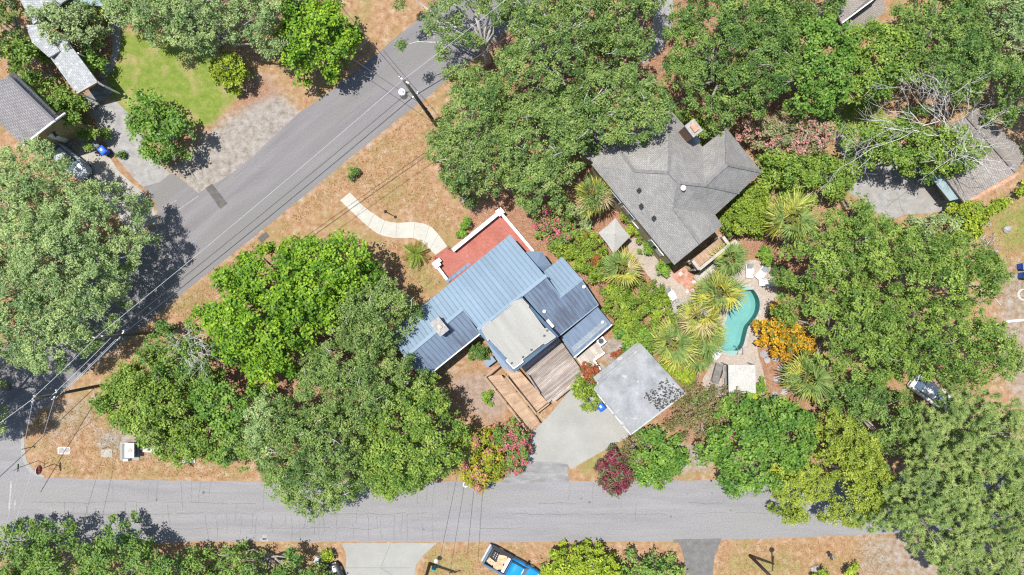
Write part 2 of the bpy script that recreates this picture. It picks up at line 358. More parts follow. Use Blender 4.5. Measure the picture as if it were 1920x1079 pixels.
# rc clump radius, cs clump spacing, nt tufts per clump, nl leaves per tuft, tr tuft radius, ll x lw leaf, gap share of clumps left out
SP = {
 'oak':    dict(rc=.95, cs=1.0, nt=12, nl=21, tr=.15, ll=.21, lw=.115, gap=.10, rough=.55, c=((0.093, 0.171, 0.041), (0.257, 0.348, 0.091)), bark='bark_pale', tw=.10),
 'oak_dark': dict(rc=1.0, cs=1.05, nt=12, nl=21, tr=.15, ll=.21, lw=.115, gap=.10, rough=.6, c=((0.071, 0.148, 0.032), (0.203, 0.302, 0.063)), bark='bark', tw=.06),
 'oak_big': dict(rc=1.05, cs=1.08, nt=12, nl=20, tr=.15, ll=.225, lw=.125, gap=.10, rough=.7, c=((0.087, 0.165, 0.025), (0.245, 0.342, 0.062)), bark='bark', tw=.05),
 'oak_pale': dict(rc=1.0, cs=.98, nt=12, nl=21, tr=.15, ll=.24, lw=.095, gap=.07, rough=.5, c=((0.154, 0.248, 0.088), (0.369, 0.469, 0.181)), bark='bark', tw=.05),
 'maple':  dict(rc=.85, cs=.95, nt=11, nl=14, tr=.19, ll=.29, lw=.21, gap=.10, rough=.6, c=((0.083, 0.198, 0.013), (0.242, 0.385, 0.024)), bark='bark_brown', tw=.05, spray=.55),
 'bright': dict(rc=.85, cs=1.0, nt=10, nl=11, tr=.18, ll=.30, lw=.18, gap=.06, rough=.45, c=((0.076, 0.178, 0.024), (0.194, 0.324, 0.049)), bark='bark', tw=.05),
 'mid':    dict(rc=.85, cs=1.0, nt=10, nl=12, tr=.17, ll=.27, lw=.15, gap=.08, rough=.5, c=((0.081, 0.178, 0.034), (0.218, 0.328, 0.063)), bark='bark', tw=.04),
 'olive':  dict(rc=.8, cs=.88, nt=11, nl=13, tr=.17, ll=.27, lw=.15, gap=.08, rough=.45, c=((0.099, 0.191, 0.026), (0.261, 0.360, 0.058)), bark='bark', tw=.05),
 'pine':   dict(rc=.72, cs=.78, nt=8, nl=30, tr=.05, ll=.40, lw=.055, gap=.07, rough=.9, c=((.140, .225, .058), (.310, .385, .115)), bark='bark', tw=.12, needle=True),
 'cedar':  dict(rc=.62, cs=.66, nt=13, nl=13, tr=.11, ll=.17, lw=.11, gap=.07, rough=.55, c=((.165, .230, .024), (.365, .425, .060)), bark='bark', tw=.05),
 'silver': dict(rc=.6, cs=.75, nt=9, nl=11, tr=.15, ll=.28, lw=.12, gap=.07, rough=.4, c=((.190, .265, .105), (.370, .450, .200)), bark='bark', tw=.1),
 'orange': dict(rc=.6, cs=.72, nt=9, nl=12, tr=.15, ll=.24, lw=.16, gap=.05, rough=.4, c=((0.345, 0.172, 0.011), (0.632, 0.368, 0.021)), bark='bark', tw=.05, fl=(.24, (.16, .19, .03))),
 'lime':   dict(rc=.5, cs=.62, nt=9, nl=11, tr=.14, ll=.25, lw=.16, gap=.05, rough=.3, c=((0.151, 0.227, 0.019), (0.367, 0.443, 0.038)), bark='bark', tw=.05),
 'hedge':  dict(rc=.42, cs=.55, nt=9, nl=11, tr=.12, ll=.21, lw=.12, gap=.05, rough=.3, c=((.110, .190, .018), (.290, .375, .042)), bark='bark', tw=.08),
 'shrub':  dict(rc=.34, cs=.42, nt=9, nl=10, tr=.09, ll=.18, lw=.11, gap=.03, rough=.2, c=((0.098, 0.217, 0.025), (0.231, 0.364, 0.042)), bark='bark', tw=0),
 'dark_shrub': dict(rc=.34, cs=.42, nt=9, nl=10, tr=.09, ll=.16, lw=.10, gap=.03, rough=.2, c=((0.056, 0.133, 0.025), (0.133, 0.231, 0.039)), bark='bark', tw=0),
 'vine':   dict(rc=.45, cs=.6, nt=7, nl=8, tr=.17, ll=.22, lw=.10, gap=.30, rough=.5, c=((0.133, 0.133, 0.042), (0.266, 0.224, 0.091)), bark='bark', tw=.35),
 'crape_pink': dict(rc=.5, cs=.62, nt=9, nl=11, tr=.13, ll=.22, lw=.14, gap=.07, rough=.35, c=((0.105, 0.195, 0.033), (0.225, 0.315, 0.060)), bark='bark', tw=.15, fl=(.36, (.52, .145, .185))),
 'crape_faded': dict(rc=.6, cs=.75, nt=9, nl=11, tr=.15, ll=.24, lw=.13, gap=.08, rough=.4, c=((0.168, 0.210, 0.084), (0.294, 0.308, 0.147)), bark='bark_pale', tw=.15, fl=(.46, (.50, .25, .225))),
 'crape_red': dict(rc=.45, cs=.55, nt=9, nl=11, tr=.12, ll=.20, lw=.12, gap=.05, rough=.35, c=((.085, .095, .040), (.170, .165, .075)), bark='bark', tw=.2, fl=(.44, (.23, .032, .060))),
 'crape_yellow': dict(rc=.55, cs=.66, nt=10, nl=11, tr=.14, ll=.22, lw=.14, gap=.06, rough=.4, c=((0.180, 0.240, 0.019), (0.432, 0.396, 0.031)), bark='bark', tw=.1, fl=(.20, (.52, .19, .19))),
 'red_tip': dict(rc=.32, cs=.40, nt=9, nl=10, tr=.10, ll=.18, lw=.10, gap=.03, rough=.2, c=((0.240, 0.060, 0.026), (0.396, 0.114, 0.042)), bark='bark', tw=0, fl=(.25, (.12, .17, .03))),
}
def branches(mb, tw_mb, rng, base, z0, z1, C, r0, n_limb, twigs, RC):
    top = Vector((base.x, base.y, max(z0 * .8, .3 + z0 * .5)))
    lean = Vector((rng.uniform(-.3, .3), rng.uniform(-.3, .3), 0))
    mb.tube([base + Vector((0, 0, -.15)), base + lean * .3 + Vector((0, 0, top.z * .5)), top + lean], [r0 * 1.35, r0, r0 * .8], 8)
    idx = rng.permutation(len(C))[:n_limb]
    for i in idx:
        c = Vector(C[i]); m = top.lerp(c, .5); m.z = top.z + (c.z - top.z) * rng.uniform(.25, .75)
        m += Vector((rng.normal() * .3, rng.normal() * .3, 0)); e = c + Vector((0, 0, -.1))
        mb.tube([top + lean, top.lerp(m, .5) + lean * .4 + Vector((rng.normal() * .15, rng.normal() * .15, 0)), m, m.lerp(e, .6) + Vector((rng.normal() * .15, rng.normal() * .15, .1)), e],
                [r0 * .6, r0 * .45, r0 * .30, r0 * .17, .02], 5)
    for _ in range(int(twigs)):
        i = rng.integers(len(C)); c = Vector(C[i]); r = RC[i]
        d = Vector((rng.normal(), rng.normal(), rng.uniform(.0, .5))).normalized()
        p0 = c + d * r * .1 + Vector((0, 0, r * .25)); p1 = c + d * r * .75 + Vector((0, 0, r * .62)); p2 = p1 + d * r * .6 + Vector((rng.normal() * .15, rng.normal() * .15, .05))
        tw_mb.tube([p0, p1, p2], [.04, .03, .012], 4)
        tw_mb.tube([p1, p1 + Vector((rng.normal() * .35, rng.normal() * .35, .12))], [.03, .012], 4)
def crown(parent, name, poly, z0, z1, sp, seed, dens=1.0, under=.7, flat=.65):
    """leaves gathered in tufts, tufts in clumps, clumps over the domed crown volume; returns clump centres"""
    rng = np.random.default_rng(seed); s = SP[sp]
    poly = [(p[0], p[1]) for p in poly]; A = np.array(poly); lo = A.min(0); hi = A.max(0)
    cs = s['cs']; g = np.stack(np.meshgrid(np.arange(lo[0], hi[0] + cs, cs), np.arange(lo[1], hi[1] + cs, cs)), -1)
    g[1::2, :, 0] += cs / 2; g = g.reshape(-1, 2) + rng.normal(scale=cs * .28, size=(g.size // 2, 2))
    g = g[in_poly(g, poly)]
    if len(g) < 4: g = np.concatenate([g, A[:3] * .5 + A.mean(0) * .5, A.mean(0)[None]])
    d = edge_dist(g, poly); D = max(d.max(), .3)
    ph = rng.uniform(0, 6.28, 6); k = rng.uniform(.5, 1.5, 6) * rng.choice([-1, 1], 6)
    def low(q): return sum(np.cos(q[:, 0] * k[j] + q[:, 1] * k[(j + 2) % 6] + ph[j]) for j in range(6)) / 2.4
    q = low(g)
    k2 = rng.uniform(1.6, 3.0, 6) * rng.choice([-1, 1], 6) * (.85 / max(s['rc'], .4)); ph2 = rng.uniform(0, 6.28, 6)
    mid = sum(np.cos(g[:, 0] * k2[j] + g[:, 1] * k2[(j + 3) % 6] + ph2[j]) for j in range(6)) / 2.4
    keep = rng.random(len(g)) > s['gap'] * (1 + 1.4 * np.clip(-q - .3, 0, 2)) * (1 if dens >= 1 else 1)
    if z1 - z0 > 2.5 and not s.get('needle'): keep &= rng.random(len(g)) > .5 * np.clip(-mid - .45, 0, 1)
    if dens < 1: keep &= rng.random(len(g)) < dens
    g, d, q, mid = g[keep], d[keep], q[keep], mid[keep]
    t = np.clip(d / (.8 * D), 0, 1); prof = np.sqrt(1 - (1 - t) ** 2)
    zz = z0 + (z1 - z0) * (.12 + .80 * prof) + q * s['rough'] * .6 + mid * s['rough'] * 1.1 + rng.normal(scale=s['rough'] * .35, size=len(g))
    rc = s['rc'] * rng.uniform(.7, 1.2, len(g)) * np.clip(.55 + d / s['rc'] * .45, .55, 1)
    C = np.concatenate([g, zz[:, None]], 1)
    nu = int(len(g) * under)
    if nu > 3 and z1 - z0 > 1.6:
        ui = rng.permutation(len(g))[:nu]; U = C[ui].copy(); U[:, :2] += rng.normal(scale=cs * .4, size=(nu, 2)); U[:, 2] -= rng.uniform(.7, 1.8, nu) * min(1, (z1 - z0) / 3)
        U[:, 2] = np.maximum(U[:, 2], .4)
        C2 = np.concatenate([C, U]); R2 = np.concatenate([rc, rc[ui]])
    else: C2, R2 = C, rc
    n = len(C2); nt_, nl = s['nt'], s['nl']
    dirs = rng.normal(size=(n, nt_, 3)); dirs = unit(dirs); dirs[..., 2] = np.abs(dirs[..., 2]) * 1.0 - .12; dirs = unit(dirs)
    rr = R2[:, None, None] * rng.uniform(.55, 1.05, (n, nt_, 1))
    if 'spray' in s:   # shoots that reach outwards
        out = np.concatenate([C2[:, :2] - A.mean(0), np.zeros((n, 1))], 1); out = unit(out)
        rr = rr * (1 + s['spray'] * np.clip(np.sum(dirs * out[:, None], 2, keepdims=True), -.3, 1))
    sc3 = np.array([1, 1, flat]); TP = C2[:, None] + dirs * rr * sc3
    TPf = TP.reshape(-1, 3); Df = dirs.reshape(-1, 3)
    m = len(TPf); e = rng.normal(size=(m, nl, 3)); tr = s['tr']
    c1, c2 = (np.array(x) for x in s['c'])
    mixv = np.clip(.5 + rng.normal(scale=.24, size=(n, 1, 1)) + rng.normal(scale=.22, size=(n, nt_, 1)) + rng.normal(scale=.26, size=(n, nt_, nl)), -.15, 1.35)
    colr = c1 + (c2 - c1) * mixv[..., None]
    if 'fl' in s:
        pfl, fc = s['fl']; on = rng.random((n, nt_)) < pfl * (1.5 * (rng.random((n, 1)) < .66))
        colr = np.where(on[..., None, None], np.array(fc) * rng.uniform(.65, 1.3, (n, nt_, nl, 1)), colr)
    colr = colr.reshape(-1, 3)
    if s.get('needle'):
        al = unit(e * np.array([1, 1, .6]) + Df[:, None] * .8 + np.array([0, 0, .2]))
        LP = (TPf[:, None] + al * s['ll'] * .45).reshape(-1, 3); al = al.reshape(-1, 3)
        N = unit(rng.normal(size=LP.shape) * .5 + np.array([0, 0, 1.0])); Q = leaf_quads(rng, LP, N, s['ll'], s['lw'], al * 3)
    else:
        LP = (TPf[:, None] + e * tr * np.array([1, 1, .7])).reshape(-1, 3)
        N = np.repeat(Df, nl, 0) * .5 + np.array([0, 0, .75]) + rng.normal(scale=.55, size=LP.shape); Q = leaf_quads(rng, LP, N, s['ll'], s['lw'])
    keepz = Q[:, :, 2].min(1) > .03
    quad_mesh(name, Q[keepz], np.clip(colr[keepz], .004, .9), M['leaf'], parent)
    return C, rc, rng
def tree(name, label, cat, sp, z0, z1, pts, seed, group='trees around the houses', dens=1.0, r0=None, limbs=None, tw=None, under=.7, base=None, crown_name='crown'):
    zm = z0 + .42 * (z1 - z0)
    poly = [W(x, y, zm) for x, y in pts]
    poly = smooth_loop(poly, 3)
    cx = sum(p.x for p in poly) / len(poly); cy = sum(p.y for p in poly) / len(poly)
    b = Vector((cx, cy, 0)) if base is None else W(*base, 0)
    t = thing(name, label, cat, b, group)
    C, rc, rng = crown(t, crown_name, poly, z0, z1, sp, seed, dens, under)
    area = abs(poly_area(poly)); mb = MB()
    r = r0 or min(.42, .07 + .028 * math.sqrt(area))
    nl = limbs if limbs is not None else int(min(26, 4 + area / 6))
    tm = MB(); branches(mb, tm, rng, b, z0, z1, C, r, nl, (SP[sp]['tw'] if tw is None else tw) * len(C), rc)
    mb.build('trunk', M[SP[sp]['bark']], t, smooth=True)
    if tm.V: props(tm.build('twigs', M[SP[sp]['bark']], t, smooth=True), kind='stuff')
    return t
def blob(cx, cy, rx, ry=None, n=10, rot=0.0, seed=0, j=.12):
    r = random.Random(seed * 77 + int(cx)); ry = ry or rx; out = []
    for i in range(n):
        a = 2 * math.pi * i / n; k = 1 + r.uniform(-j, j); x, y = rx * k * math.cos(a), ry * k * math.sin(a)
        out.append((cx + x * math.cos(rot) - y * math.sin(rot), cy + x * math.sin(rot) + y * math.cos(rot)))
    return out
def shrub(name, label, sp, cx, cy, rx, ry, h, seed, rot=0.0, group='garden shrubs', pts=None, z0=.25, under=.3):
    p = pts or blob(cx, cy, rx, ry, seed=seed, rot=rot)
    return tree(name, label, 'shrub', sp, z0, h, p, seed, group, r0=.05, limbs=5, tw=None, under=under, crown_name='foliage')
#GROUND#
# ------------------------------------------------------------------ ground
POOL = smooth_loop(PX([(1390, 541), (1404, 539), (1416, 548), (1424, 566), (1422, 586), (1413, 601), (1403, 613), (1398, 630), (1394, 646), (1385, 658), (1372, 663), (1358, 660), (1350, 650), (1350, 634), (1358, 612), (1364, 590), (1367, 566), (1375, 548)]), 4)
POOL = [(p.x, p.y) for p in POOL]
if poly_area(POOL) < 0: POOL.reverse()
def jitter_line(P, step=1.0, amp=.06, seed=1, closed=True):
    r = random.Random(seed); out = []; n = len(P)
    for i in range(n if closed else n - 1):
        a = Vector((P[i][0], P[i][1])); b = Vector((P[(i + 1) % n][0], P[(i + 1) % n][1])); k = max(1, int((b - a).length / step))
        if (b - a).length > 130: k = 1
        for j in range(k):
            p = a.lerp(b, j / k); q = (b - a).normalized(); o = r.uniform(-amp, amp)
            out.append((p.x - q.y * o, p.y + q.x * o))
    return out
def ground():
    xs = np.concatenate([[-320, -140, -80], np.arange(-62, 62.01, .4), [80, 140, 320]]); ys = np.concatenate([[-320, -120, -60], np.arange(-36, 36.01, .4), [60, 120, 320]])
    X, Y = np.meshgrid(xs, ys); P = np.stack([X.ravel(), Y.ravel()], 1); nx, ny = len(xs), len(ys)
    Z = np.zeros((len(P), 4), np.float32); Z[:, 3] = 1
    def zone(ch, pts, soft=1.2, amt=1.0):
        poly = [(p.x, p.y) for p in PX(pts)]; d = edge_dist(P, poly); s = np.where(in_poly(P, poly), d, -d)
        Z[:, ch] = np.maximum(Z[:, ch], amt * np.clip(.5 + s / soft, 0, 1))
    # red channel: living grass, green: mulch and pine straw, blue: bare sand
    zone(0, [(225, 60), (290, 60), (400, 90), (430, 150), (455, 170), (395, 235), (300, 240), (240, 215), (205, 180), (200, 130)], 1.6)
    zone(0, [(1570, 200), (1640, 185), (1680, 240), (1600, 265), (1565, 245)], 1.2)
    zone(0, [(1860, 390), (1990, 340), (1990, 480), (1890, 480), (1850, 440)], 3, .62)
    zone(0, [(480, 85), (620, 20), (700, 0), (700, 60), (600, 130), (500, 130)], 3, .42)
    zone(0, [(760, 470), (800, 480), (838, 540), (800, 570), (760, 520)], 2, .45)
    zone(0, [(560, 380), (640, 390), (700, 430), (740, 450), (730, 470), (600, 450)], 2, .34)
    zone(0, [(790, 1020), (900, 1030), (900, 1090), (780, 1090)], 2.5, .42)
    zone(0, [(1360, 1035), (1520, 1040), (1520, 1090), (1340, 1090)], 2.5, .42)
    zone(0, [(1075, 865), (1130, 830), (1180, 830), (1130, 890), (1080, 890)], 1, .45)
    zone(0, [(840, 330), (880, 350), (900, 380), (860, 390)], 2, .4)
    zone(1, [(850, 462), (880, 400), (930, 375), (1010, 400), (1060, 470), (1130, 540), (1170, 620), (1130, 640), (1000, 470), (940, 400), (900, 430)], .8)
    zone(1, [(800, 330), (960, 330), (1100, 300), (1120, 340), (1060, 420), (960, 400), (900, 380)], 2.5, .8)
    zone(1, [(740, -40), (1300, -40), (1500, 200), (1330, 260), (1100, 260), (900, 200), (860, 150), (930, 90)], 3, .85)
    zone(1, [(1380, 440), (1500, 430), (1560, 560), (1480, 540), (1450, 500), (1400, 480)], 1.2)
    zone(1, [(1425, 650), (1500, 660), (1520, 760), (1430, 760), (1415, 700)], 1.2)
    zone(1, [(1240, 700), (1330, 700), (1330, 780), (1400, 800), (1320, 850), (1240, 800), (1230, 760)], 1.5, .9)
    zone(1, [(900, 660), (950, 700), (1000, 800), (960, 860), (900, 800), (830, 760), (790, 720)], 2, .42)
    zone(1, [(757, 460), (797, 460), (797, 495), (757, 495)], .8)
    zone(1, [(1010, 390), (1200, 380), (1260, 480), (1280, 620), (1250, 660), (1150, 600), (1040, 480)], 1.0)
    zone(1, [(204, 288), (222, 300), (236, 325), (226, 325)], .8)
    zone(1, [(490, 480), (760, 500), (760, 700), (860, 800), (700, 870), (430, 800), (390, 620)], 2, .8)
    zone(1, [(1420, 740), (1820, 700), (1840, 600), (1860, 800), (1700, 870), (1480, 850)], 3, .6)
    zone(2, [(497, 142), (575, 222), (540, 265), (425, 360), (372, 380), (312, 322), (390, 245), (455, 195), (470, 160)], 3.0, .9)
    zone(1, [(470, 150), (500, 140), (530, 175), (500, 190), (440, 215), (430, 200)], 2.0, .75)
    zone(2, [(170, 800), (280, 800), (380, 800), (400, 850), (300, 860), (180, 850)], 2, .62)
    zone(2, [(1860, 490), (1990, 480), (1990, 900), (1860, 700)], 3, .55)
    zone(2, [(1240, 830), (1330, 810), (1340, 890), (1250, 895)], 2, .6)
    zone(2, [(830, 700), (920, 690), (960, 760), (930, 800), (880, 780)], 2, .66)
    zone(2, [(60, 740), (190, 720), (200, 800), (80, 860)], 3, .42)
    zone(2, [(1600, 1000), (1960, 960), (1960, 1120), (1600, 1090)], 3, .55)
    zone(2, [(960, 470), (1010, 430), (1040, 470), (1020, 490)], 1.5, .5)
    zone(2, [(1395, 430), (1430, 420), (1460, 470), (1425, 490)], 1, .8)
    zone(2, [(1125, 640), (1170, 620), (1185, 650), (1160, 690), (1135, 690)], 1, .7)
    for a, b in (((77, 897), (480, 904)), ((480, 1019), (640, 1019)), ((1060, 1019), (1270, 1018)), ((1340, 1017), (1600, 1006)), ((60, 790), (360, 540)), ((360, 540), (820, 170)), ((1070, 900), (1330, 902))):
        zone(2, [(a[0] - 3, a[1] - 3), (b[0] - 3, b[1] - 3), (b[0] + 3, b[1] + 3), (a[0] + 3, a[1] + 3)], 1.0, .5)
    hole = [(p.x, p.y) for p in inset(POOL, -.35)]
    ii, jj = np.meshgrid(np.arange(ny - 1), np.arange(nx - 1), indexing='ij'); a = (ii * nx + jj).ravel()
    cx = (P[a, 0] + P[a + nx + 1, 0]) / 2; cy = (P[a, 1] + P[a + nx + 1, 1]) / 2
    a = a[~in_poly(np.stack([cx, cy], 1), hole)]
    me = bpy.data.meshes.new('ground'); rng = np.random.default_rng(3)
    co = np.concatenate([P, np.zeros((len(P), 1))], 1); me.vertices.add(len(P)); me.vertices.foreach_set('co', co.ravel())
    f = np.stack([a, a + 1, a + nx + 1, a + nx], 1).astype(np.int32)
    me.loops.add(4 * len(f)); me.loops.foreach_set('vertex_index', f.ravel()); me.polygons.add(len(f)); me.polygons.foreach_set('loop_start', np.arange(0, 4 * len(f), 4, dtype=np.int32))
    me.update(calc_edges=True)
    at = me.attributes.new('zones', 'FLOAT_COLOR', 'POINT'); at.data.foreach_set('color', Z.ravel())
    m, T, B = new_mat('ground_cover'); v = pos(T)
    A = T.nodes.new('ShaderNodeAttribute'); A.attribute_name = 'zones'; sep = T.nodes.new('ShaderNodeSeparateColor'); T.links.new(A.outputs['Color'], sep.inputs[0])
    n0 = noise(T, v, .35, 5, .65); n1 = noise(T, v, 1.6, 5, .65); n2 = noise(T, v, 7.0, 4, .7); n3 = noise(T, v, 22.0, 2, .7)
    dry = ramp(T, n1, [(.28, (.205, .118, .064)), (.46, (.310, .186, .104)), (.60, (.360, .240, .150)), (.76, (.425, .325, .235))])
    dry = mixc(T, ramp(T, n0, [(.47, (0, 0, 0)), (.66, (.7, .7, .7))]), dry, (.235, .195, .075))
    dry = mixc(T, ramp(T, noise(T, v, .8, 5, .7), [(.56, (0, 0, 0)), (.68, (.75, .75, .75))]), dry, (.40, .315, .235))
    grn = ramp(T, n1, [(.30, (.115, .180, .028)), (.55, (.175, .225, .045)), (.75, (.27, .25, .09))])
    grn = mixc(T, ramp(T, noise(T, v, .5, 4), [(.50, (0, 0, 0)), (.66, (.75, .75, .75))]), grn, (.33, .26, .13))
    mul = ramp(T, n2, [(.30, (.145, .075, .045)), (.50, (.265, .140, .085)), (.72, (.38, .235, .165))])
    mul = mixc(T, ramp(T, n1, [(.45, (0, 0, 0)), (.70, (.8, .8, .8))]), mul, (.36, .235, .165))
    snd = ramp(T, n1, [(.24, (.15, .120, .098)), (.48, (.265, .238, .212)), (.75, (.375, .350, .328))])
    wob = math_n(T, 'ADD', math_n(T, 'MULTIPLY', n1, .6), math_n(T, 'MULTIPLY', n2, .4))
    def fz(ch, k=2.2):
        x = math_n(T, 'ADD', sep.outputs[ch], math_n(T, 'MULTIPLY', math_n(T, 'SUBTRACT', wob, .5), 1.5))
        return math_n(T, 'ADD', math_n(T, 'MULTIPLY', math_n(T, 'SUBTRACT', x, .5), k), .5, True)
    def gate(ch, f): return math_n(T, 'MULTIPLY', f, math_n(T, 'MULTIPLY', sep.outputs[ch], 6.0, True))
    c = mixc(T, gate(2, fz(2)), dry, snd); c = mixc(T, gate(1, fz(1)), c, mul); c = mixc(T, gate(0, fz(0)), c, grn)
    g = math_n(T, 'ADD', math_n(T, 'MULTIPLY', n2, .55), math_n(T, 'MULTIPLY', n3, .45))
    c = mixc(T, 1.0, c, ramp(T, g, [(.30, (.62, .60, .58)), (.70, (1.28, 1.28, 1.28))]), 'MULTIPLY')
    T.links.new(c, B.inputs['Base Color']); B.inputs['Roughness'].default_value = .95; B.inputs['Specular IOR Level'].default_value = .1
    bump(T, B, g, .7, .06); me.materials.append(m)
    props(link(bpy.data.objects.new('ground', me)), kind='structure')
ground()
def setting(name, pts, z, mat, seed=1, amp=.05, holes=(), step=1.0):
    return props(sheet(name, jitter_line(PX(pts) if not isinstance(pts[0], Vector) else pts, step, amp, seed), z, mat, None, holes), kind='structure')
road_a = setting('road', [(1180, -125), (943, 63), (820, 167), (667, 287), (587, 353), (477, 443), (363, 533), (293, 591), (147, 708), (70, 775), (38, 812), (-30, 880), (-560, 1290), (-760, 1210), (-100, 735), (0, 656), (240, 468), (300, 415), (290, 380), (268, 350), (300, 336), (325, 326), (372, 362), (440, 322), (480, 287), (560, 212), (623, 170), (720, 90), (775, 43), (960, -105), (1100, -240)], .006, M['asphalt_dark'], 2)
road_b = setting('road', [(-900, 760), (20, 800), (40, 812), (42, 845), (46, 868), (58, 885), (80, 897), (300, 901), (480, 903), (900, 903), (1330, 901), (1650, 893), (2100, 880), (2900, 850), (2900, 950), (2100, 980), (1600, 1004), (1260, 1016), (700, 1017), (360, 1016), (0, 1026), (-900, 1040)], .012, M['asphalt'], 3)
setting('driveway', [(945, 900), (938, 905), (1068, 905), (1066, 897), (1064, 880), (1066, 870), (1040, 862), (975, 860), (958, 878)], .020, M['apron'], 4, .07)
setting('driveway', [(1262, 1017), (1272, 1018), (1279, 1035), (1284, 1060), (1284, 1120), (1336, 1120), (1337, 1070), (1340, 1040), (1352, 1013), (1352, 1010), (1262, 1012)], .020, M['asphalt_patch'], 5, .05)
drv = props(sheet('driveway', PX([(640, 1018.5), (819, 1018.5), (795, 1040), (780, 1060), (770, 1130), (640, 1130), (648, 1070), (649, 1040)]), .018, M['concrete']), kind='structure')
drv2 = props(sheet('driveway', PX([(1070, 730), (1027, 782), (1009, 800), (992, 816), (985, 850), (976, 863), (1040, 867), (1064, 871), (1070, 880), (1180, 818), (1175, 790), (1130, 735), (1110, 700)]), .024, M['concrete']), kind='structure')
setting('driveway', [(173, 210), (213, 187), (235, 205), (257, 227), (268, 255), (277, 283), (300, 310), (320, 326), (300, 340), (268, 352), (240, 320), (218, 296), (200, 270), (185, 240)], .010, M['gravel'], 6, .12)
setting('driveway', [(60, 250), (113, 215), (147, 253), (177, 263), (203, 290), (222, 320), (250, 345), (275, 365), (300, 415), (250, 440), (150, 330), (100, 290)], .014, M['concrete_bright'], 7, .04)
setting('driveway', [(1570, 200), (1556, 240), (1570, 280), (1590, 300), (1597, 330), (1590, 360), (1620, 378), (1640, 398), (1670, 412), (1700, 402), (1770, 398), (1800, 375), (1745, 315), (1700, 280), (1620, 290), (1595, 270), (1585, 230)], .010, M['gravel'], 8, .08)
setting('driveway', [(1205, 120), (1240, 98), (1262, 40), (1262, -60), (1215, -60), (1225, 50), (1200, 100)], .010, M['gravel'], 12, .08)
setting('gutter', [(38, 806), (44, 800), (46, 840), (50, 862), (62, 880), (84, 893), (80, 897), (56, 886), (43, 866), (40, 845)], .022, M['concrete'], 13, .02)
setting('garden_path', smooth_loop(PX([(200, 5), (222, 35), (226, 70), (224, 95), (214, 125), (196, 147), (185, 140), (203, 118), (211, 90), (208, 55), (190, 20)]), 4), .010, M['concrete_bright'], 9, .02)
# curving front walk, cast in slabs
left = smooth_loop(PX([(638, 376), (668, 405), (690, 425), (712, 440), (742, 447), (775, 447), (795, 457), (806, 468), (817, 478.5)]), 4, False)
right = smooth_loop(PX([(656, 361), (683, 388), (702, 402), (722, 414), (745, 418), (778, 417), (805, 424), (822, 440), (839, 463)]), 4, False)
walk = props(sheet('front_walk', list(left) + list(reversed(right)), .012, M['dark_metal']), kind='structure')
walk.data.materials[0] = M['stone']
nseg = 8
for k in range(nseg):
    a0 = k * (len(left) - 1) // nseg; a1 = (k + 1) * (len(left) - 1) // nseg
    V = [];  m = a1 - a0 + 1; e = .012
    for i in range(a0, a1 + 1):
        for P in (left[i], right[i]):
            V.append(Vector((P.x, P.y, .05)))
    d0 = (V[2] - V[0]).normalized() * e; V[0] += d0; V[1] += d0; d1 = (V[-2] - V[-4]).normalized() * e; V[-1] -= d1; V[-2] -= d1
    F = [(2 * i, 2 * i + 1, 2 * i + 3, 2 * i + 2) for i in range(m - 1)]
    n = len(V); V += [v - Vector((0, 0, .045)) for v in V]
    ring = [2 * i for i in range(m)] + [2 * i + 1 for i in reversed(range(m))]
    F += [(ring[i], ring[(i + 1) % len(ring)], ring[(i + 1) % len(ring)] + n, ring[i] + n) for i in range(len(ring))]
    o = mesh('slab', V, F, M['concrete_path'], walk)
# cracks, seams and marks on the asphalt
def strip(mb, P, w, z):
    P = [Vector((p[0], p[1], 0)) for p in P]
    L = []; R = []
    for i, p in enumerate(P):
        d = (P[min(i + 1, len(P) - 1)] - P[max(i - 1, 0)]).normalized(); n = Vector((-d.y, d.x, 0)) * w / 2
        L.append(Vector((p.x + n.x, p.y + n.y, z))); R.append(Vector((p.x - n.x, p.y - n.y, z)))
    n = len(P); mb.add(L + R, [(i, n + i, n + i + 1, i + 1) for i in range(n - 1)])
def crack_path(a, b, rnd, amp=.12, step=.35):
    a = Vector((a[0], a[1])); b = Vector((b[0], b[1])); k = max(2, int((b - a).length / step)); d = (b - a).normalized(); o = 0; out = []
    for i in range(k + 1):
        o = o * .8 + rnd.uniform(-amp, amp) * .5; p = a.lerp(b, i / k); out.append(p + Vector((-d.y, d.x)) * o)
    return out
rnd = random.Random(11); mb = MB()
def yroad(x, f): # f 0 top edge .. 1 bottom edge
    t = 897 + (903 - 897) * min(1, max(0, (x - 80) / 400)) - max(0, x - 1330) * .026
    b = 1024 - 8 * min(1, max(0, x / 360)) - max(0, x - 1260) * .038
    return t + (b - t) * f
for f, spans in ((.36, [(60, 480), (560, 640), (1010, 1080), (1290, 1360)]), (.54, [(60, 480), (560, 800), (960, 1250), (1300, 1440)]), (.78, [(10, 420), (500, 740), (900, 980)]), (.2, [(380, 420)])):
    for a, b in spans:
        x = a
        while x < b:
            x2 = min(b, x + rnd.uniform(14, 70))
            strip(mb, crack_path(W(x, yroad(x, f)), W(x2, yroad(x2, f) + rnd.uniform(-2, 2)), rnd), rnd.uniform(.022, .05), .017); x = x2 + (rnd.uniform(2, 22) if rnd.random() < .35 else 0)
x = 85
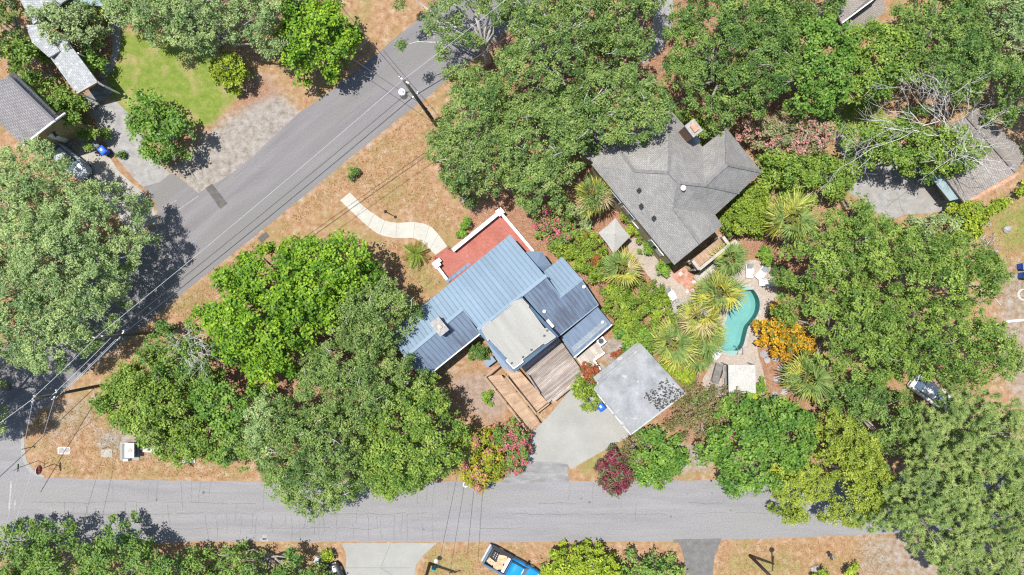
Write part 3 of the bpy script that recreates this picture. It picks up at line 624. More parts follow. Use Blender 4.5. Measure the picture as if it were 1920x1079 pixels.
while x < 1560:
    left_part = x < 820
    if rnd.random() < (.95 if left_part else .4):
        f0 = rnd.choice([.02, .36, .54]); f1 = min(.98, f0 + rnd.choice([.2, .34, .3, .44]))
        strip(mb, crack_path(W(x, yroad(x, f0)), W(x + rnd.uniform(-6, 6), yroad(x, f1)), rnd), rnd.uniform(.02, .042), .0172)
    if left_part and rnd.random() < .55:
        f0 = rnd.choice([.54, .56, .7]); strip(mb, crack_path(W(x + 9, yroad(x, f0)), W(x + 9 + rnd.uniform(-6, 6), yroad(x, .97)), rnd), rnd.uniform(.02, .04), .0174)
    x += rnd.uniform(14, 30) if left_part else rnd.uniform(25, 60)
props(mb.build('asphalt_cracks', M['tar'], road_b), kind='stuff')
mb = MB()
for px, py, r in ((294, 937, .14), (382, 924, .2), (794, 993, .12), (1105, 942, .16), (1258, 969, .14), (1090, 935, .12), (1045, 959, .07), (1170, 928, .07), (1289, 926, .08), (1335, 925, .08), (1370, 957, .1), (1402, 939, .06), (882, 947, .06), (775, 976, .06), (970, 944, .06)):
    c = W(px, py); rr = random.Random(px); poly = [(c.x + r * rr.uniform(.6, 1.2) * math.cos(t), c.y + r * rr.uniform(.6, 1.2) * math.sin(t), .0165) for t in (i * .7 for i in range(9))]
    mb.add(poly, [tuple(range(9))])
props(mb.build('oil_spots', M['tar'], road_b), kind='stuff')
mesh('asphalt_patch', [(*W(x, y).xy, .011) for x, y in ((385, 353), (398, 345), (427, 382), (413, 392))], [(3, 2, 1, 0)], M['dark_patch'], road_a)
mb = MB()
for x0, y0, x1, y1 in ((560, 240, 440, 332), (700, 180, 610, 250), (360, 440, 330, 462), (430, 330, 405, 350)): strip(mb, crack_path(W(x0, y0), W(x1, y1), rnd, .05), .035, .010)
props(mb.build('asphalt_cracks', M['tar'], road_a), kind='stuff')
M['road_paint'] = surf('road_paint', (.235, .23, .23), (.40, .395, .385), 3.5, bumps=0, fine=20)
mb = MB(); strip(mb, [W(21, 902), W(19.5, 930), W(17, 957)], .16, .0165); strip(mb, [W(29, 938), W(27, 956)], .12, .0165)
mb.build('stop_line', M['road_paint'], road_b)
mb = MB(); strip(mb, [W(488, 1012), W(503, 1013)], .30, .0165); strip(mb, [W(496, 1003), W(497, 1012)], .45, .0165); mb.build('painted_mark', M['road_paint'], road_b)
mb = MB(); strip(mb, [W(309, 388), W(331, 376)], .05, .011); strip(mb, [W(331, 396), W(372, 368)], .06, .011); mb.build('painted_mark', M['road_paint'], road_a)
# driveway joints
for d, L in ((drv, [((640, 1065), (770, 1065)), ((732, 1020), (714, 1064)), ((714, 1065), (745, 1085))]), (drv2, [])):
    mb = MB()
    for a, b in L: strip(mb, [W(*a), W(*b)], .035, .024)
    if L: props(mb.build('joints', M['tar'], d), kind='stuff')
# ------------------------------------------------------------------ utility poles and wires
def pole(label, bx, by, tx, ty, h, arms, r=.15, name='utility_pole'):
    b = W(bx, by); t = W(tx, ty, h); o = thing(name, label, 'utility pole', b, 'wooden utility poles')
    mb = MB(); mb.tube([b + Vector((0, 0, -.2)), b.lerp(t, .5), t], [r * 1.15, r, r * .8], 10); mb.build('pole', M['pole_wood'], o, True)
    for f, w, ang in arms:
        c = b.lerp(t, f); d = Vector((math.cos(ang), math.sin(ang), 0))
        beam('crossarm', c - d * w / 2, c + d * w / 2, .1, .12, M['steel'], o)
        for s in (-1, 0, 1):
            mb = MB(); p = c + d * s * w * .45; mb.tube([p, p + Vector((0, 0, .12)), p + Vector((0, 0, .26))], [.04, .075, .05], 8); mb.build('insulator', M['white_plastic'], o, True)
    return o, b, t
pa, ab, at_ = pole('tall wooden utility pole with grey transformer drum beside the long road', 817, 233, 757, 150, 14.6, [(.985, 1.0, -.6), (.70, .8, .7)], .17)
c = ab.lerp(at_, .80); tc = c + Vector((-.72, -.30, 0))
mb = MB(); mb.tube([tc + Vector((0, 0, -.55)), tc + Vector((0, 0, .5)), tc + Vector((0, 0, .62))], [.32, .34, .28], 18); tr = mb.build('transformer', M['steel'], pa, False)
mb = MB(); mb.tube([tc + Vector((.1, 0, .6)), tc + Vector((.1, 0, .95))], [.07, .05], 8); mb.tube([tc + Vector((-.15, .1, .6)), tc + Vector((-.15, .1, .85))], [.06, .04], 8); mb.build('bushing', M['white_plastic'], tr)
beam('bracket', c, tc, .1, .1, M['dark_metal'], pa)
for f, s in ((.42, .35), (.30, .28), (.22, .28)): mb = MB(); mb.box(ab.lerp(at_, f) + Vector((.12, -.12, 0)), s, .16, .3, .7); mb.build('cable_box', M['dark_metal'], pa)
pb, bb_, bt = pole('wooden utility pole leaning over the road edge beside the grey-branched tree', 291, 624, 183, 632, 10.0, [(.97, .8, .2), (.62, 1.1, 1.0)])
pc, cb, ct = pole('wooden utility pole near the street corner, topped with wires', 196, 722, 62, 748, 10.4, [(.98, .6, 1.3), (.72, 1.0, 1.2)])
pd, db, dt = pole('wooden pole beside the bottom driveway with a small street lamp at its foot', 806, 1057, 783, 1138, 10.0, [(.97, 1.2, .2)])
mb = MB(); q = W(818, 1051, .9); mb.tube([W(818, 1051) + Vector((0, 0, 0)), q], .05, 8); mb.build('post', M['dark_metal'], pd)
mb = MB(); mb.tube([q, q + Vector((0, 0, .12)), q + Vector((0, 0, .3)), q + Vector((0, 0, .4))], [.12, .24, .2, .05], 12); mb.build('lamp_globe', M['white_plastic'], pd, True)
mb = MB(); mb.box(W(815, 1061) + Vector((0, 0, .45)), .35, .3, .9, .3); mb.build('meter_box', M['teal'], pd)
pe, eb, et = pole('dark wooden pole rising from the dry verge left of the small mailbox', 1406, 1042, 1481, 1117, 9.6, [(.97, 1.6, 1.5)])
q = eb.lerp(et, .95); beam('lamp_arm', q, q + Vector((-.1, 1.3, .1)), .12, .12, M['dark_metal'], pe)
mb = MB(); e_ = q + Vector((-.1, 1.4, .1)); mb.tube([e_, e_ + Vector((0, 0, .25))], [.28, .15], 10); mb.build('lamp_head', M['dark_metal'], pe)
def wire(label, a, b, sag, r, mat, n=14):
    P = [a.lerp(b, i / n) - Vector((0, 0, sag * 4 * (i / n) * (1 - i / n))) for i in range(n + 1)]
    mb = MB(); mb.tube(P, r, 5); props(mb.build('overhead_wire', mat, None, True), label, 'wire', 'overhead wires')
PW, DW = M['wire_pale'], M['wire_dark']
wire('pale wire along the road from the transformer pole to the leaning pole', at_ + Vector((0, 0, .1)), bt + Vector((0, 0, .2)), .5, .021, PW)
wire('pale wire from the transformer pole over the road to the top of the picture', at_ + Vector((0, 0, .1)), W(1020, -60, 14.0), .3, .018, PW)
a_, b_ = ab.lerp(at_, .70), bb_.lerp(bt, .62)
wire('dark bundled cable nearest the road edge, transformer pole to leaning pole', a_, b_, .5, .036, DW)
wire('thin dark cable just above the bundled cable along the road edge', a_ + Vector((-.3, .35, .4)), b_ + Vector((-.3, .4, .3)), .45, .025, DW)
wire('dark bundled cable from the transformer pole into the oak crowns', a_, W(1000, 35, 10.0), .4, .045, DW)
wire('dark service wire crossing the road up to the left of the transformer pole', at_ + Vector((0, 0, -.4)), W(596, -40, 12.5), .3, .025, DW)
wire('dark service wire from below the transformer to the bright green verge tree', ab.lerp(at_, .52), W(600, 70, 6.5), .25, .022, DW)
for k, (dx, f, m, lab) in enumerate((((0), 1.0, PW, 'top pale wire'), (.35, .78, PW, 'upper of the pale middle wires'), (.7, .70, PW, 'lower of the pale middle wires'), (.2, .62, PW, 'lowest pale wire'))):
    wire(lab + ' from the leaning pole to the corner pole', bb_.lerp(bt, f) + Vector((0, -dx * .5, .15)), cb.lerp(ct, f) + Vector((0, -dx * .5, .15)), .12, .022, m)
wire('pale wire from the corner pole down to the bottom left trees', ct, W(-20, 1120, 10.2), .2, .016, PW)
wire('second pale wire from the corner pole crossing the street in front of the stop sign', cb.lerp(ct, .72), W(-8, 1085, 7.8), .2, .015, PW)
wire('pale wires leaving the corner pole to the left edge', ct, W(-80, 850, 10.2), .1, .025, PW)
wire('long dark wire slanting over the corner verge above the stop sign', cb.lerp(ct, .1) + Vector((-.2, 0, 0)), W(-60, 949, 7.0), .15, .035, DW)
for i, (a, b) in enumerate((((882, 900), (838, 1110)), ((867, 905), (815, 1095)))):
    wire(('right' if i == 0 else 'left') + ' dark service wire dropping across the bottom street to the lamp pole', W(a[0], a[1] - 60, 5.5), W(*b, 9.3), .2, .02, DW)
# ------------------------------------------------------------------ roofs and walls
def slope_uv(V, F):
    uv = []
    for f in F:
        p = [V[i] for i in f]; n = Vector((0, 0, 0))
        for i in range(len(p)):
            a, b = p[i], p[(i + 1) % len(p)]; n += a.cross(b)
        n.normalize()
        if n.z < 0: n = -n
        u = Vector((0, 0, 1)).cross(n)
        u = u.normalized() if u.length > .02 else Vector((1, 0, 0)); v = n.cross(u)
        uv += [(q.dot(u), q.dot(v)) for q in p]
    return uv
def roof_faces(name, VP, F, mat, parent, thick=.16):
    """roof slopes from (px, py, z) corners: top faces with metre UVs, underside and fascia"""
    V = [W(x, y, z) for x, y, z in VP]
    F = [tuple(f) for f in F]; G = []
    for f in F:
        s = sum(V[f[i]].x * V[f[(i + 1) % len(f)]].y - V[f[(i + 1) % len(f)]].x * V[f[i]].y for i in range(len(f)))
        G.append(f if s > 0 else tuple(reversed(f)))
    n = len(V); V2 = V + [v - Vector((0, 0, thick)) for v in V]
    E = {}
    for f in G:
        for i in range(len(f)): E[(f[i], f[(i + 1) % len(f)])] = 1
    side = [(b, a, a + n, b + n) for (a, b) in E if (b, a) not in E]
    A = G + [tuple(i + n for i in reversed(f)) for f in G] + side
    return mesh(name, V2, A, mat, parent, uv=slope_uv(V2, A))
def clip(P, axis_d, lo, hi):
    def half(Q, s, lim):
        out = []
        for i in range(len(Q)):
            a, b = Q[i], Q[(i + 1) % len(Q)]; da, db = s * (a.dot(axis_d) - lim), s * (b.dot(axis_d) - lim)
            if da >= 0: out.append(a)
            if da * db < 0: out.append(a.lerp(b, da / (da - db)))
        return out
    Q = half(P, 1, lo)
    return half(Q, -1, hi) if len(Q) > 2 else []
def seam_roof(parent, pts, mat, space=.53, eave=(0, 1), rib=.045, name='metal_roof', fit=None, gp_=.035):
    """standing-seam slope: every metal pan is its own piece with a raised rib along one edge"""
    V = [W(*p) for p in pts]; i0, i1, i2 = fit or (0, 1, 2)
    n = (V[i1] - V[i0]).cross(V[i2] - V[i0]).normalized()
    if n.z < 0: n = -n
    o = V[i0]; zz = lambda x, y: o.z - (n.x * (x - o.x) + n.y * (y - o.y)) / n.z
    u = (V[eave[1]] - V[eave[0]]); u.z = 0; u.normalize()
    P = [Vector((v.x, v.y, 0)) for v in V]
    if poly_area(P) < 0: P.reverse()
    rf = mesh(name, [Vector((p.x, p.y, zz(p.x, p.y) - .03)) for p in P] + [Vector((p.x, p.y, zz(p.x, p.y) - .2)) for p in P],
              [tuple(range(len(P))), tuple(reversed(range(len(P), 2 * len(P))))] + [(i, len(P) + i, len(P) + (i + 1) % len(P), (i + 1) % len(P)) for i in range(len(P))], M['blue_seam'], parent)
    a = min(p.dot(u) for p in P); b = max(p.dot(u) for p in P); k = max(1, round((b - a) / space)); s = (b - a) / k
    for j in range(k):
        Q = clip(P, u, a + j * s + gp_, a + (j + 1) * s - gp_)
        if len(Q) < 3: continue
        m = len(Q); T3 = [Vector((q.x, q.y, zz(q.x, q.y))) for q in Q]; VV = T3 + [t - Vector((0, 0, .028)) for t in T3]
        FF = [tuple(range(m))] + [(i, m + i, m + (i + 1) % m, (i + 1) % m) for i in range(m)]
        R = clip(P, u, a + j * s - .018, a + j * s + .022)
        if len(R) > 2 and rib > 0:
            q = len(VV); r = len(R); RT = [Vector((w.x, w.y, zz(w.x, w.y) + rib)) for w in R]; VV += RT + [t - Vector((0, 0, rib + .02)) for t in RT]
            FF += [tuple(q + i for i in range(r))] + [(q + i, q + r + i, q + r + (i + 1) % r, q + (i + 1) % r) for i in range(r)]
        mesh('panel', VV, FF, mat, rf)
    return rf
def walls(parent, pts, z_eave, z1, mat, off=.4, name='wall', z0=0.0):
    mb = MB(); mb.prism(inset([W(x, y, z_eave) for x, y in pts], off), z0, z1); return mb.build(name, mat, parent)
#HOUSES#
# ---- the blue house
bh = thing('blue_house', 'house with blue standing-seam metal roofs and a pale flat roof block', 'house', W(930, 590))
EV, RD, RW = 3.3, 5.6, 4.5
walls(bh, [(955, 441), (726, 628), (794, 712), (1022, 525)], EV, 3.15, M['wall_blue'])
walls(bh, [(1053, 482.5), (1121.6, 572), (1047.5, 631), (979, 552)], EV, 3.10, M['wall_blue'])
walls(bh, [(979, 561), (1041, 631), (963, 691.6), (903, 617.5)], 6.3, 6.05, M['wall_blue'], .25)
walls(bh, [(1120.7, 575.7), (1147.6, 609), (1076, 671), (1052, 634)], 2.8, 2.55, M['wall_blue'], .3)
seam_roof(bh, [(955, 441, EV), (726, 628, EV), (760, 670, RW), (867, 579, RW), (898, 617, RD), (1022, 519, RD)], M['blue_metal'], .46, fit=(0, 1, 5))
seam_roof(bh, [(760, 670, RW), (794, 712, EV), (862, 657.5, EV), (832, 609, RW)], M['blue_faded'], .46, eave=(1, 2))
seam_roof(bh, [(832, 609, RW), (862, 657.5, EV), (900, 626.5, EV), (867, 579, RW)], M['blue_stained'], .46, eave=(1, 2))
seam_roof(bh, [(1053, 482.5, EV), (1019, 510, EV), (1050.5, 555.7, RW), (1089.4, 524, RW)], M['blue_metal'], .42)
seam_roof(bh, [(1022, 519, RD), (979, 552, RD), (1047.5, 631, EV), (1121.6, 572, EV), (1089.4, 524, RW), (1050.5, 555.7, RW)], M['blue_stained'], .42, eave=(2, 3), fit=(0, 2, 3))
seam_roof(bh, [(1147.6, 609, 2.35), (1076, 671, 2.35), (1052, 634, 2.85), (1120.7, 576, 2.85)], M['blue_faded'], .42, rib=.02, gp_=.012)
def fill(name, P, mat, parent): mesh(name, [W(*p) for p in P], [tuple(range(len(P)))], mat, parent)
fill('gable', [(956, 442, EV - .1), (1021, 518, RD - .15), (1047, 556, EV - .1)], M['wall_blue'], bh)
fill('gable', [(868, 580, RW - .1), (898, 617, RD - .15), (898, 620, EV - .1)], M['wall_blue'], bh)
fill('gable', [(1022, 520, RD - .15), (1050, 556, RW), (1020, 511, EV)], M['wall_blue'], bh)
fill('gable', [(761, 669, RW - .15), (727, 628, EV - .15), (794, 711, EV - .15)], M['wall_blue'], bh)
fill('gable', [(1089, 524, RW - .15), (1053, 483, EV - .15), (1121, 572, EV - .15)], M['wall_blue'], bh)
for a, b in (((1024, 517, RD + .05), (896, 619, RD + .05)), ((869, 578, RW + .05), (758, 671, RW + .05)), ((1091, 523, RW + .05), (1049, 557, RW + .05))):
    beam('ridge_cap', W(*a), W(*b), .34, .07, M['blue_metal'], bh)
for a, b in (((955, 441, EV), (1022, 519, RD)), ((867, 579, RW), (898, 617, RD)), ((1022, 519, RD), (1050.5, 555.7, RW)), ((1053, 482.5, EV), (1089.4, 524, RW)), ((1089.4, 524, RW), (1121.6, 572, EV)), ((794, 712, EV), (760, 670, RW)), ((900, 626.5, EV), (794, 712, EV)), ((1147.6, 609, 2.35), (1076, 671, 2.35)), ((1121.6, 572, EV), (1047.5, 631, EV))):
    beam('trim', W(*a) + Vector((0, 0, .0)), W(*b) + Vector((0, 0, .0)), .10, .16, M['white_paint'] if a[0] in (1147.6, 900) else M['blue_metal'], bh)
# bay with a fan of metal pans, porch gutter roof
bc = W(1002, 500, 3.35); fan = None
arc = [(985, 473, 2.75), (993, 471, 2.75), (1004, 471.5, 2.75), (1016, 472.5, 2.75), (1023, 482, 2.75), (1030, 492, 2.75), (1034, 497, 2.75), (1028, 503, 2.8), (1020, 510, 2.8)]
mb = MB(); mb.prism([W(x, y, 2.7) for x, y, z in arc] + [W(990, 500, 2.7)], 0, 2.66); bay = mb.build('bay', M['wall_blue'], bh)
apex = W(1003, 500, 3.5)
for i in range(len(arc) - 1):
    a, b = W(*arc[i]), W(*arc[i + 1]); m_ = a.lerp(b, .5)
    for p, q in ((a, m_), (m_, b)):
        mesh('panel', [apex, p, q, apex - Vector((0, 0, .03)), p - Vector((0, 0, .03)), q - Vector((0, 0, .03))], [(0, 1, 2), (1, 4, 5, 2), (0, 3, 4, 1), (0, 2, 5, 3)], M['blue_faded'], bay)
    beam('panel_rib', apex, a, .05, .06, M['blue_trim'], bay)
seam_roof(bh, [(878, 493.5, 2.8), (835, 527, 2.8), (839, 531, 3.05), (884, 496, 3.05)], M['blue_trim'], .6, name='porch_roof', rib=.01)
# pale flat roof with stepped corners and a blue skirt
Z = lambda L, ox=890, oy=560, s=5.396: [(ox + x / s, oy + y / s) for x, y in L]
deckp = Z([(480, 3), (548, 75), (545, 95), (560, 110), (706, 308), (728, 300), (820, 388), (712, 462), (694, 452), (480, 618), (492, 640), (395, 712), (318, 628), (338, 612), (150, 408), (134, 428), (70, 312), (155, 228), (168, 242), (372, 68), (358, 50)])
mb = MB(); mb.prism([W(x, y, 6.4) for x, y in deckp], 6.22, 6.40); fr = mb.build('flat_roof', M['flat_roof'], bh)
dp = [W(x, y, 6.4) for x, y in deckp]
for i in range(len(dp)): beam('edge_trim', dp[i], dp[(i + 1) % len(dp)], .07, .10, M['white_paint'] if i in (9, 10, 11, 12) else M['stone_cap'], fr)
inner = [W(x, y, 6.26) for x, y in Z([(478, 20), (800, 385), (395, 695), (85, 318)])]; outer = [W(x, y, 5.75) for x, y in Z([(474, -25), (850, 385), (400, 752), (30, 335)])]
for i in range(4):
    j = (i + 1) % 4; A_, B_, C_, D_ = outer[i], outer[j], inner[j], inner[i]
    mesh('skirt_roof', [A_, B_, C_, D_] + [v - Vector((0, 0, .12)) for v in (A_, B_, C_, D_)], [(0, 1, 2, 3), (7, 6, 5, 4), (0, 4, 5, 1), (1, 5, 6, 2), (2, 6, 7, 3), (3, 7, 4, 0)], M['blue_trim'], bh)
lo_ = [W(x, y, 4.2) for x, y in Z([(30, 385), (95, 395), (215, 610), (270, 690), (385, 752), (300, 640), (120, 395)])]
mesh('side_roof', lo_ + [v - Vector((0, 0, .12)) for v in lo_], [tuple(reversed(range(7)))] + [(i, (i + 1) % 7, 7 + (i + 1) % 7, 7 + i) for i in range(7)], M['blue_faded'], bh)
for a, b, z in (((1118, 599), (0, 0), 2.62),):
    mb = MB(); p = W(1129, 604, 2.6); mb.tube([p, p + Vector((0, 0, .3))], .09, 10); mb.tube([p + Vector((0, 0, .3)), p + Vector((0, 0, .42))], .16, 10); mb.build('vent_pipe', M['steel'], bh)
for x, y, z in ((1020, 584, 4.3), (1094, 538, 4.2)):
    mb = MB(); p = W(x, y, z); mb.tube([p, p + Vector((0, 0, .35))], .12, 10); mb.tube([p + Vector((0, 0, .36)), p + Vector((0, 0, .42))], .17, 10); mb.build('vent_pipe', M['white_plastic'], bh)
mb = MB(); mb.box(W(1030, 608, 4.15), .9, .5, .55, -.88); mb.build('vent_box', M['white_plastic'], bh)
mb = MB()
for x, y, sx in ((903, 668, 0), ): mb.box(W(918, 678, 1.0) + Vector((0, 0, .0)), 1.1, .7, .14, .65)
mb.build('side_canopy', M['blue_faded'], bh); mb = MB(); mb.box(W(918, 678, .45), 1.0, .6, .9, .65); mb.build('heat_pump', M['grey_cabinet'], bh)
for x, y in Z([(705, 378), (735, 325), (575, 520), (490, 593), (375, 655)]):
    mb = MB(); mb.box(W(x, y, 6.43), .22, .16, .06, .5); mb.build('roof_debris', M['dark_metal'], fr)
ch = MB(); cp = W(825, 612, 5.2); ch.box(W(825, 612, 4.6), .95, 1.55, 1.9, math.radians(39)); cho = ch.build('chimney', M['stone_cap'], bh)
mb = MB(); mb.box(cp + Vector((0, 0, .38)), 1.02, 1.62, .12, math.radians(39)); mb.build('cap', M['stone'], cho); mb = MB(); mb.box(cp + Vector((0, 0, .48)), .36, .48, .16, math.radians(39)); mb.build('flue', M['stone_cap'], cho)

# ---- red terrace with white low walls
tp = [(938, 397), (1001, 470), (960, 520), (845, 528), (836, 522), (820, 495), (842, 466), (850, 472)]
te = thing('terrace', 'red painted terrace with white low walls in front of the blue house', 'terrace', W(900, 470))
mb = MB(); mb.prism(PX([(938, 399), (1000, 470), (950, 530), (850, 540), (823, 503), (812, 484), (840, 463), (849, 472)]), 0, .28); mb.build('floor', M['red_floor'], te)
def lowwall(a, b, h=.95, w=.34, n='low_wall'):
    p, q = W(*a, h), W(*b, h); beam(n, p - Vector((0, 0, h / 2)), q - Vector((0, 0, h / 2)), w - .06, h, M['white_paint'], te); beam('coping', p + Vector((0, 0, .04)), q + Vector((0, 0, .04)), w + .04, .09, M['white_paint'], te)
lowwall((849, 470), (936, 399)); lowwall((941, 402), (1000, 472), .9, .24); lowwall((822, 503), (840, 527), .9, .24)
for x, y, s in ((937.5, 397.5, .55), (818.5, 495.5, .55)):
    mb = MB(); mb.box(W(x, y, 1.05) - Vector((0, 0, .52)), s, s, 1.05, .66); p_ = mb.build('pillar', M['white_paint'], te); mb = MB(); mb.box(W(x, y, 1.1), s + .14, s + .14, .1, .66); mb.build('cap', M['white_paint'], p_)
mb = MB(); mb.box(W(824, 489, .5), .35, .4, .75, .66); mb.build('scroll_end', M['white_paint'], te)
for x, y in ((841, 465), (815, 484)):
    mb = MB(); c0 = W(x, y, .8)
    mb.tube([W(x, y, 0), c0], .03, 6); mb.tube([c0 + Vector((.16 * math.cos(t), .16 * math.sin(t), 0)) for t in [i * .6 for i in range(11)]], .022, 5); mb.build('iron_rail', M['dark_metal'], te)

# ---- decks and ramp
def planks(parent, A, B, C, D, n, mat, th=.04, gap=.014, clipf=None):
    """boards run A->B, stacked from A towards D"""
    for i in range(n):
        f0, f1 = i / n, (i + 1) / n; p = A.lerp(D, (f0 + f1) / 2); q = B.lerp(C, (f0 + f1) / 2); w = (D - A).length / n - gap
        nrm = (B - A).cross(D - A).normalized(); nrm = nrm if nrm.z > 0 else -nrm
        beam('plank', p, q, w, th, mat, parent, up=nrm)
def rail(parent, pts, mat, h=.95, post=True, name='handrail'):
    for a, b in zip(pts[:-1], pts[1:]):
        beam(name, a + Vector((0, 0, h)), b + Vector((0, 0, h)), .14, .04, mat, parent); beam(name, a + Vector((0, 0, h * .55)), b + Vector((0, 0, h * .55)), .04, .09, mat, parent)
        k = max(1, int((b - a).length / 1.5))
        for i in range(k + 1):
            p = a.lerp(b, i / k); beam('post', p + Vector((0, 0, -.05 if p.z < .4 else -.6)), p + Vector((0, 0, h)), .09, .09, mat, parent, up=(1, 0, 0))
dk = thing('wooden_deck', 'weathered grey-brown wooden deck behind the flat roof block', 'deck', W(1036, 694))
zd = 1.0; A_, B_, C_, D_ = W(977, 688, zd), W(1046, 632, zd), W(1096, 702, zd), W(1028, 756, zd)
planks(dk, A_, B_, C_, D_, 34, M['wood_old'])
mb = MB(); mb.prism([(p.x, p.y) for p in (A_, B_, C_, D_)], .55, .93); mb.build('frame', M['bark_brown'], dk)
for p in (A_, B_, C_, D_, A_.lerp(D_, .5), C_.lerp(D_, .5)): q = p.lerp((A_ + C_) / 2, .06); beam('post', Vector((q.x, q.y, -.1)), Vector((q.x, q.y, .56)), .14, .14, M['bark_brown'], dk, up=(1, 0, 0))
beam('bench', C_ + Vector((-.12, -.12, .42)), D_.lerp(C_, .08) + Vector((.1, .1, .42)), .3, .06, M['wood_old'], dk); beam('bench_back', C_ + Vector((.06, -.06, .7)), D_.lerp(C_, .08) + Vector((.2, 0, .7)), .05, .14, M['wood_old'], dk)
rail(dk, [W(990, 703, zd), W(1011, 735, zd)], M['wood_old'], .85)
rp = thing('wheelchair_ramp', 'new tan wooden ramp folding back on itself beside the old deck', 'ramp', W(960, 750))
p0, p1, p2, p3 = W(911, 706, .95), W(937, 685, .95), W(971, 694.5, .95), W(946, 706, .95)
def strip_planks(parent, L0, L1, R1, R0, mat, bw=.145):
    n = max(3, int(((L1 - L0).length + (R1 - R0).length) / 2 / bw))
    planks(parent, L0, R0, R1, L1, n, mat)
strip_planks(rp, W(911, 706, .95), W(993, 808, .06), W(1010, 792, .06), W(940, 704, .95), M['wood_new'])
strip_planks(rp, W(937, 684, .97), W(1005, 773, .97), W(1027, 755, .97), W(963, 683, .97), M['wood_new'])
mb = MB()
for L in ([(911, 706), (960, 766), (968, 741), (940, 704)], [(937, 684), (1005, 773), (1027, 755), (963, 683)]): mb.prism([W(x, y, .9) for x, y in L], .70 if L[1][0] > 1000 else .50, .90 if L[1][0] > 1000 else .52)
mb.build('frame', M['wood_new'], rp)
rail(rp, [W(909, 706, .95), W(992, 809, .06)], M['wood_new'], .9); rail(rp, [W(947, 707, .9), W(1011, 791, .06)], M['wood_new'], .9)
rail(rp, [W(909, 706, .95), W(936, 683, .95)], M['wood_new'], .9); rail(rp, [W(949, 703, .97), W(1005, 774, .97)], M['wood_new'], .9); rail(rp, [W(1005, 774, .97), W(1028, 756, .97)], M['wood_new'], .5)
po = thing('side_porch', 'small pale grey porch of planks beside the low blue roof', 'porch', W(1105, 665))
planks(po, W(1080, 672, .6), W(1095, 692, .6), W(1134, 662, .6), W(1120, 641, .6), 20, M['wood_grey'])
planks(po, W(1095, 692, .45), W(1106, 704, .45), W(1124, 690, .45), W(1113, 676, .45), 7, M['wood_grey'])
mb = MB(); mb.prism(PX([(1081, 673), (1095, 691), (1132, 661), (1119, 642)]), 0, .52); mb.build('frame', M['wood_grey'], po)
for a, b in (((1113, 676), (1134, 661)), ((1113, 676), (1126, 693)), ((1090, 690), (1099, 683))): beam('kerb_board', W(*a, .72), W(*b, .72), .18, .26, M['white_paint'], po)
mb = MB(); mb.prism(PX([(1113, 690), (1126, 679), (1143, 700), (1128, 712)]), 0, .10); props(mb.build('concrete_pad', M['concrete_bright']), 'pale concrete pad between the side porch and the garage', 'pad')
mb = MB(); mb.box(W(1127, 640, .45), .8, .7, .9, .66); hp = props(mb.build('heat_pump', M['white_plastic']), 'white outdoor unit standing at the corner of the side porch', 'heat pump')
mb = MB(); c0 = W(1127, 640, .9); mb.tube([c0 + Vector((0, 0, .0)), c0 + Vector((0, 0, .03))], .28, 16); mb.build('fan_grille', M['dark_metal'], hp)

# ---- garage with a grey flat roof
ga = thing('garage', 'garage with a stained pale grey flat roof beside the concrete driveway', 'garage', W(1195, 730))
gp = [(1200, 645), (1285, 738), (1184, 814), (1114, 729)]
walls(ga, gp, 3.0, 2.78, M['wall_grey'], .25)
mb = MB(); mb.prism([W(x, y, 3.0) for x, y in gp], 2.8, 3.0); gr = mb.build('flat_roof', M['garage_roof'], ga)
q = [W(x, y, 3.03) for x, y in gp]
for i in range(4): beam('edge_trim', q[i], q[(i + 1) % 4], .14, .08, M['garage_roof'] if i != 1 else M['steel'], gr)
beam('raised_edge', W(1206, 650, 3.08), W(1123, 715, 3.08), .22, .16, M['garage_roof'], gr); beam('raised_edge', W(1122, 715, 3.08), W(1119, 732, 3.08), .22, .16, M['garage_roof'], gr)
lw = [W(x, y, 2.6) for x, y in ((1196, 641), (1202, 648), (1118, 717), (1112, 708))]; mb = MB(); mb.prism([(p.x, p.y) for p in lw], 2.5, 2.62); mb.build('lower_roof', M['garage_roof'], ga)
rl = np.random.default_rng(6); nl_ = 210; tt = rl.random((nl_, 2)); c0, c1, c2 = (np.array(W(*p, 3.07)) for p in ((1284, 738), (1238, 772), (1258, 716)))
lp_ = c0 + (c1 - c0) * (tt[:, :1] ** .9) + (c2 - c0) * (tt[:, 1:] ** 1.3) * 1.3; lp_[:, 2] = 3.02
props(quad_mesh('leaf_litter', leaf_quads(rl, lp_, np.array([0, 0, 1.0]) + rl.normal(scale=.2, size=(nl_, 3)), .26, .15), np.array((.055, .05, .045)) * rl.uniform(.5, 1.6, (nl_, 1)), M['leaf_matte'], gr), kind='stuff')
for k in range(4):
    a = W(1118 + 16 * k, 737 + 19.5 * k, 1.25); b = W(1118 + 16 * k + 13, 737 + 19.5 * k + 16, 1.25)
    beam('door_panel', a, b, .06, 2.1, M['white_paint'], ga)

# ---- grey shingle house
gh = thing('shingle_house', 'tan house with a many-hipped grey shingle roof beside the pool', 'house', W(1270, 350))
E = 5.5
VV = {'I': (1109, 309, E), 'K': (1189.6, 321, 7.3), 'L': (1255, 324, 9.0), 'M': (1273, 343, 9.05), 'P': (1264, 391, 7.8), 'Q': (1313, 457, 7.6), 'H': (1264.5, 497, E), 'J': (1152, 268, E), 'A': (1257, 206, E), 'B': (1317, 275.5, 5.7),
      'N': (1321, 348, 8.3), 'C': (1362, 240.6, E), 'O': (1363, 309, 8.2), 'D': (1428, 322.5, E), 'E': (1386, 362, 5.7), 'F': (1341, 403, 5.75), 'G': (1354.7, 423.7, E)}
ks = list(VV); ix = {k: i for i, k in enumerate(ks)}; FS = ['IKLMPQH', 'IJK', 'JALK', 'ABNML', 'BCON', 'CDO', 'DENO', 'MNEFP', 'PFGQ']
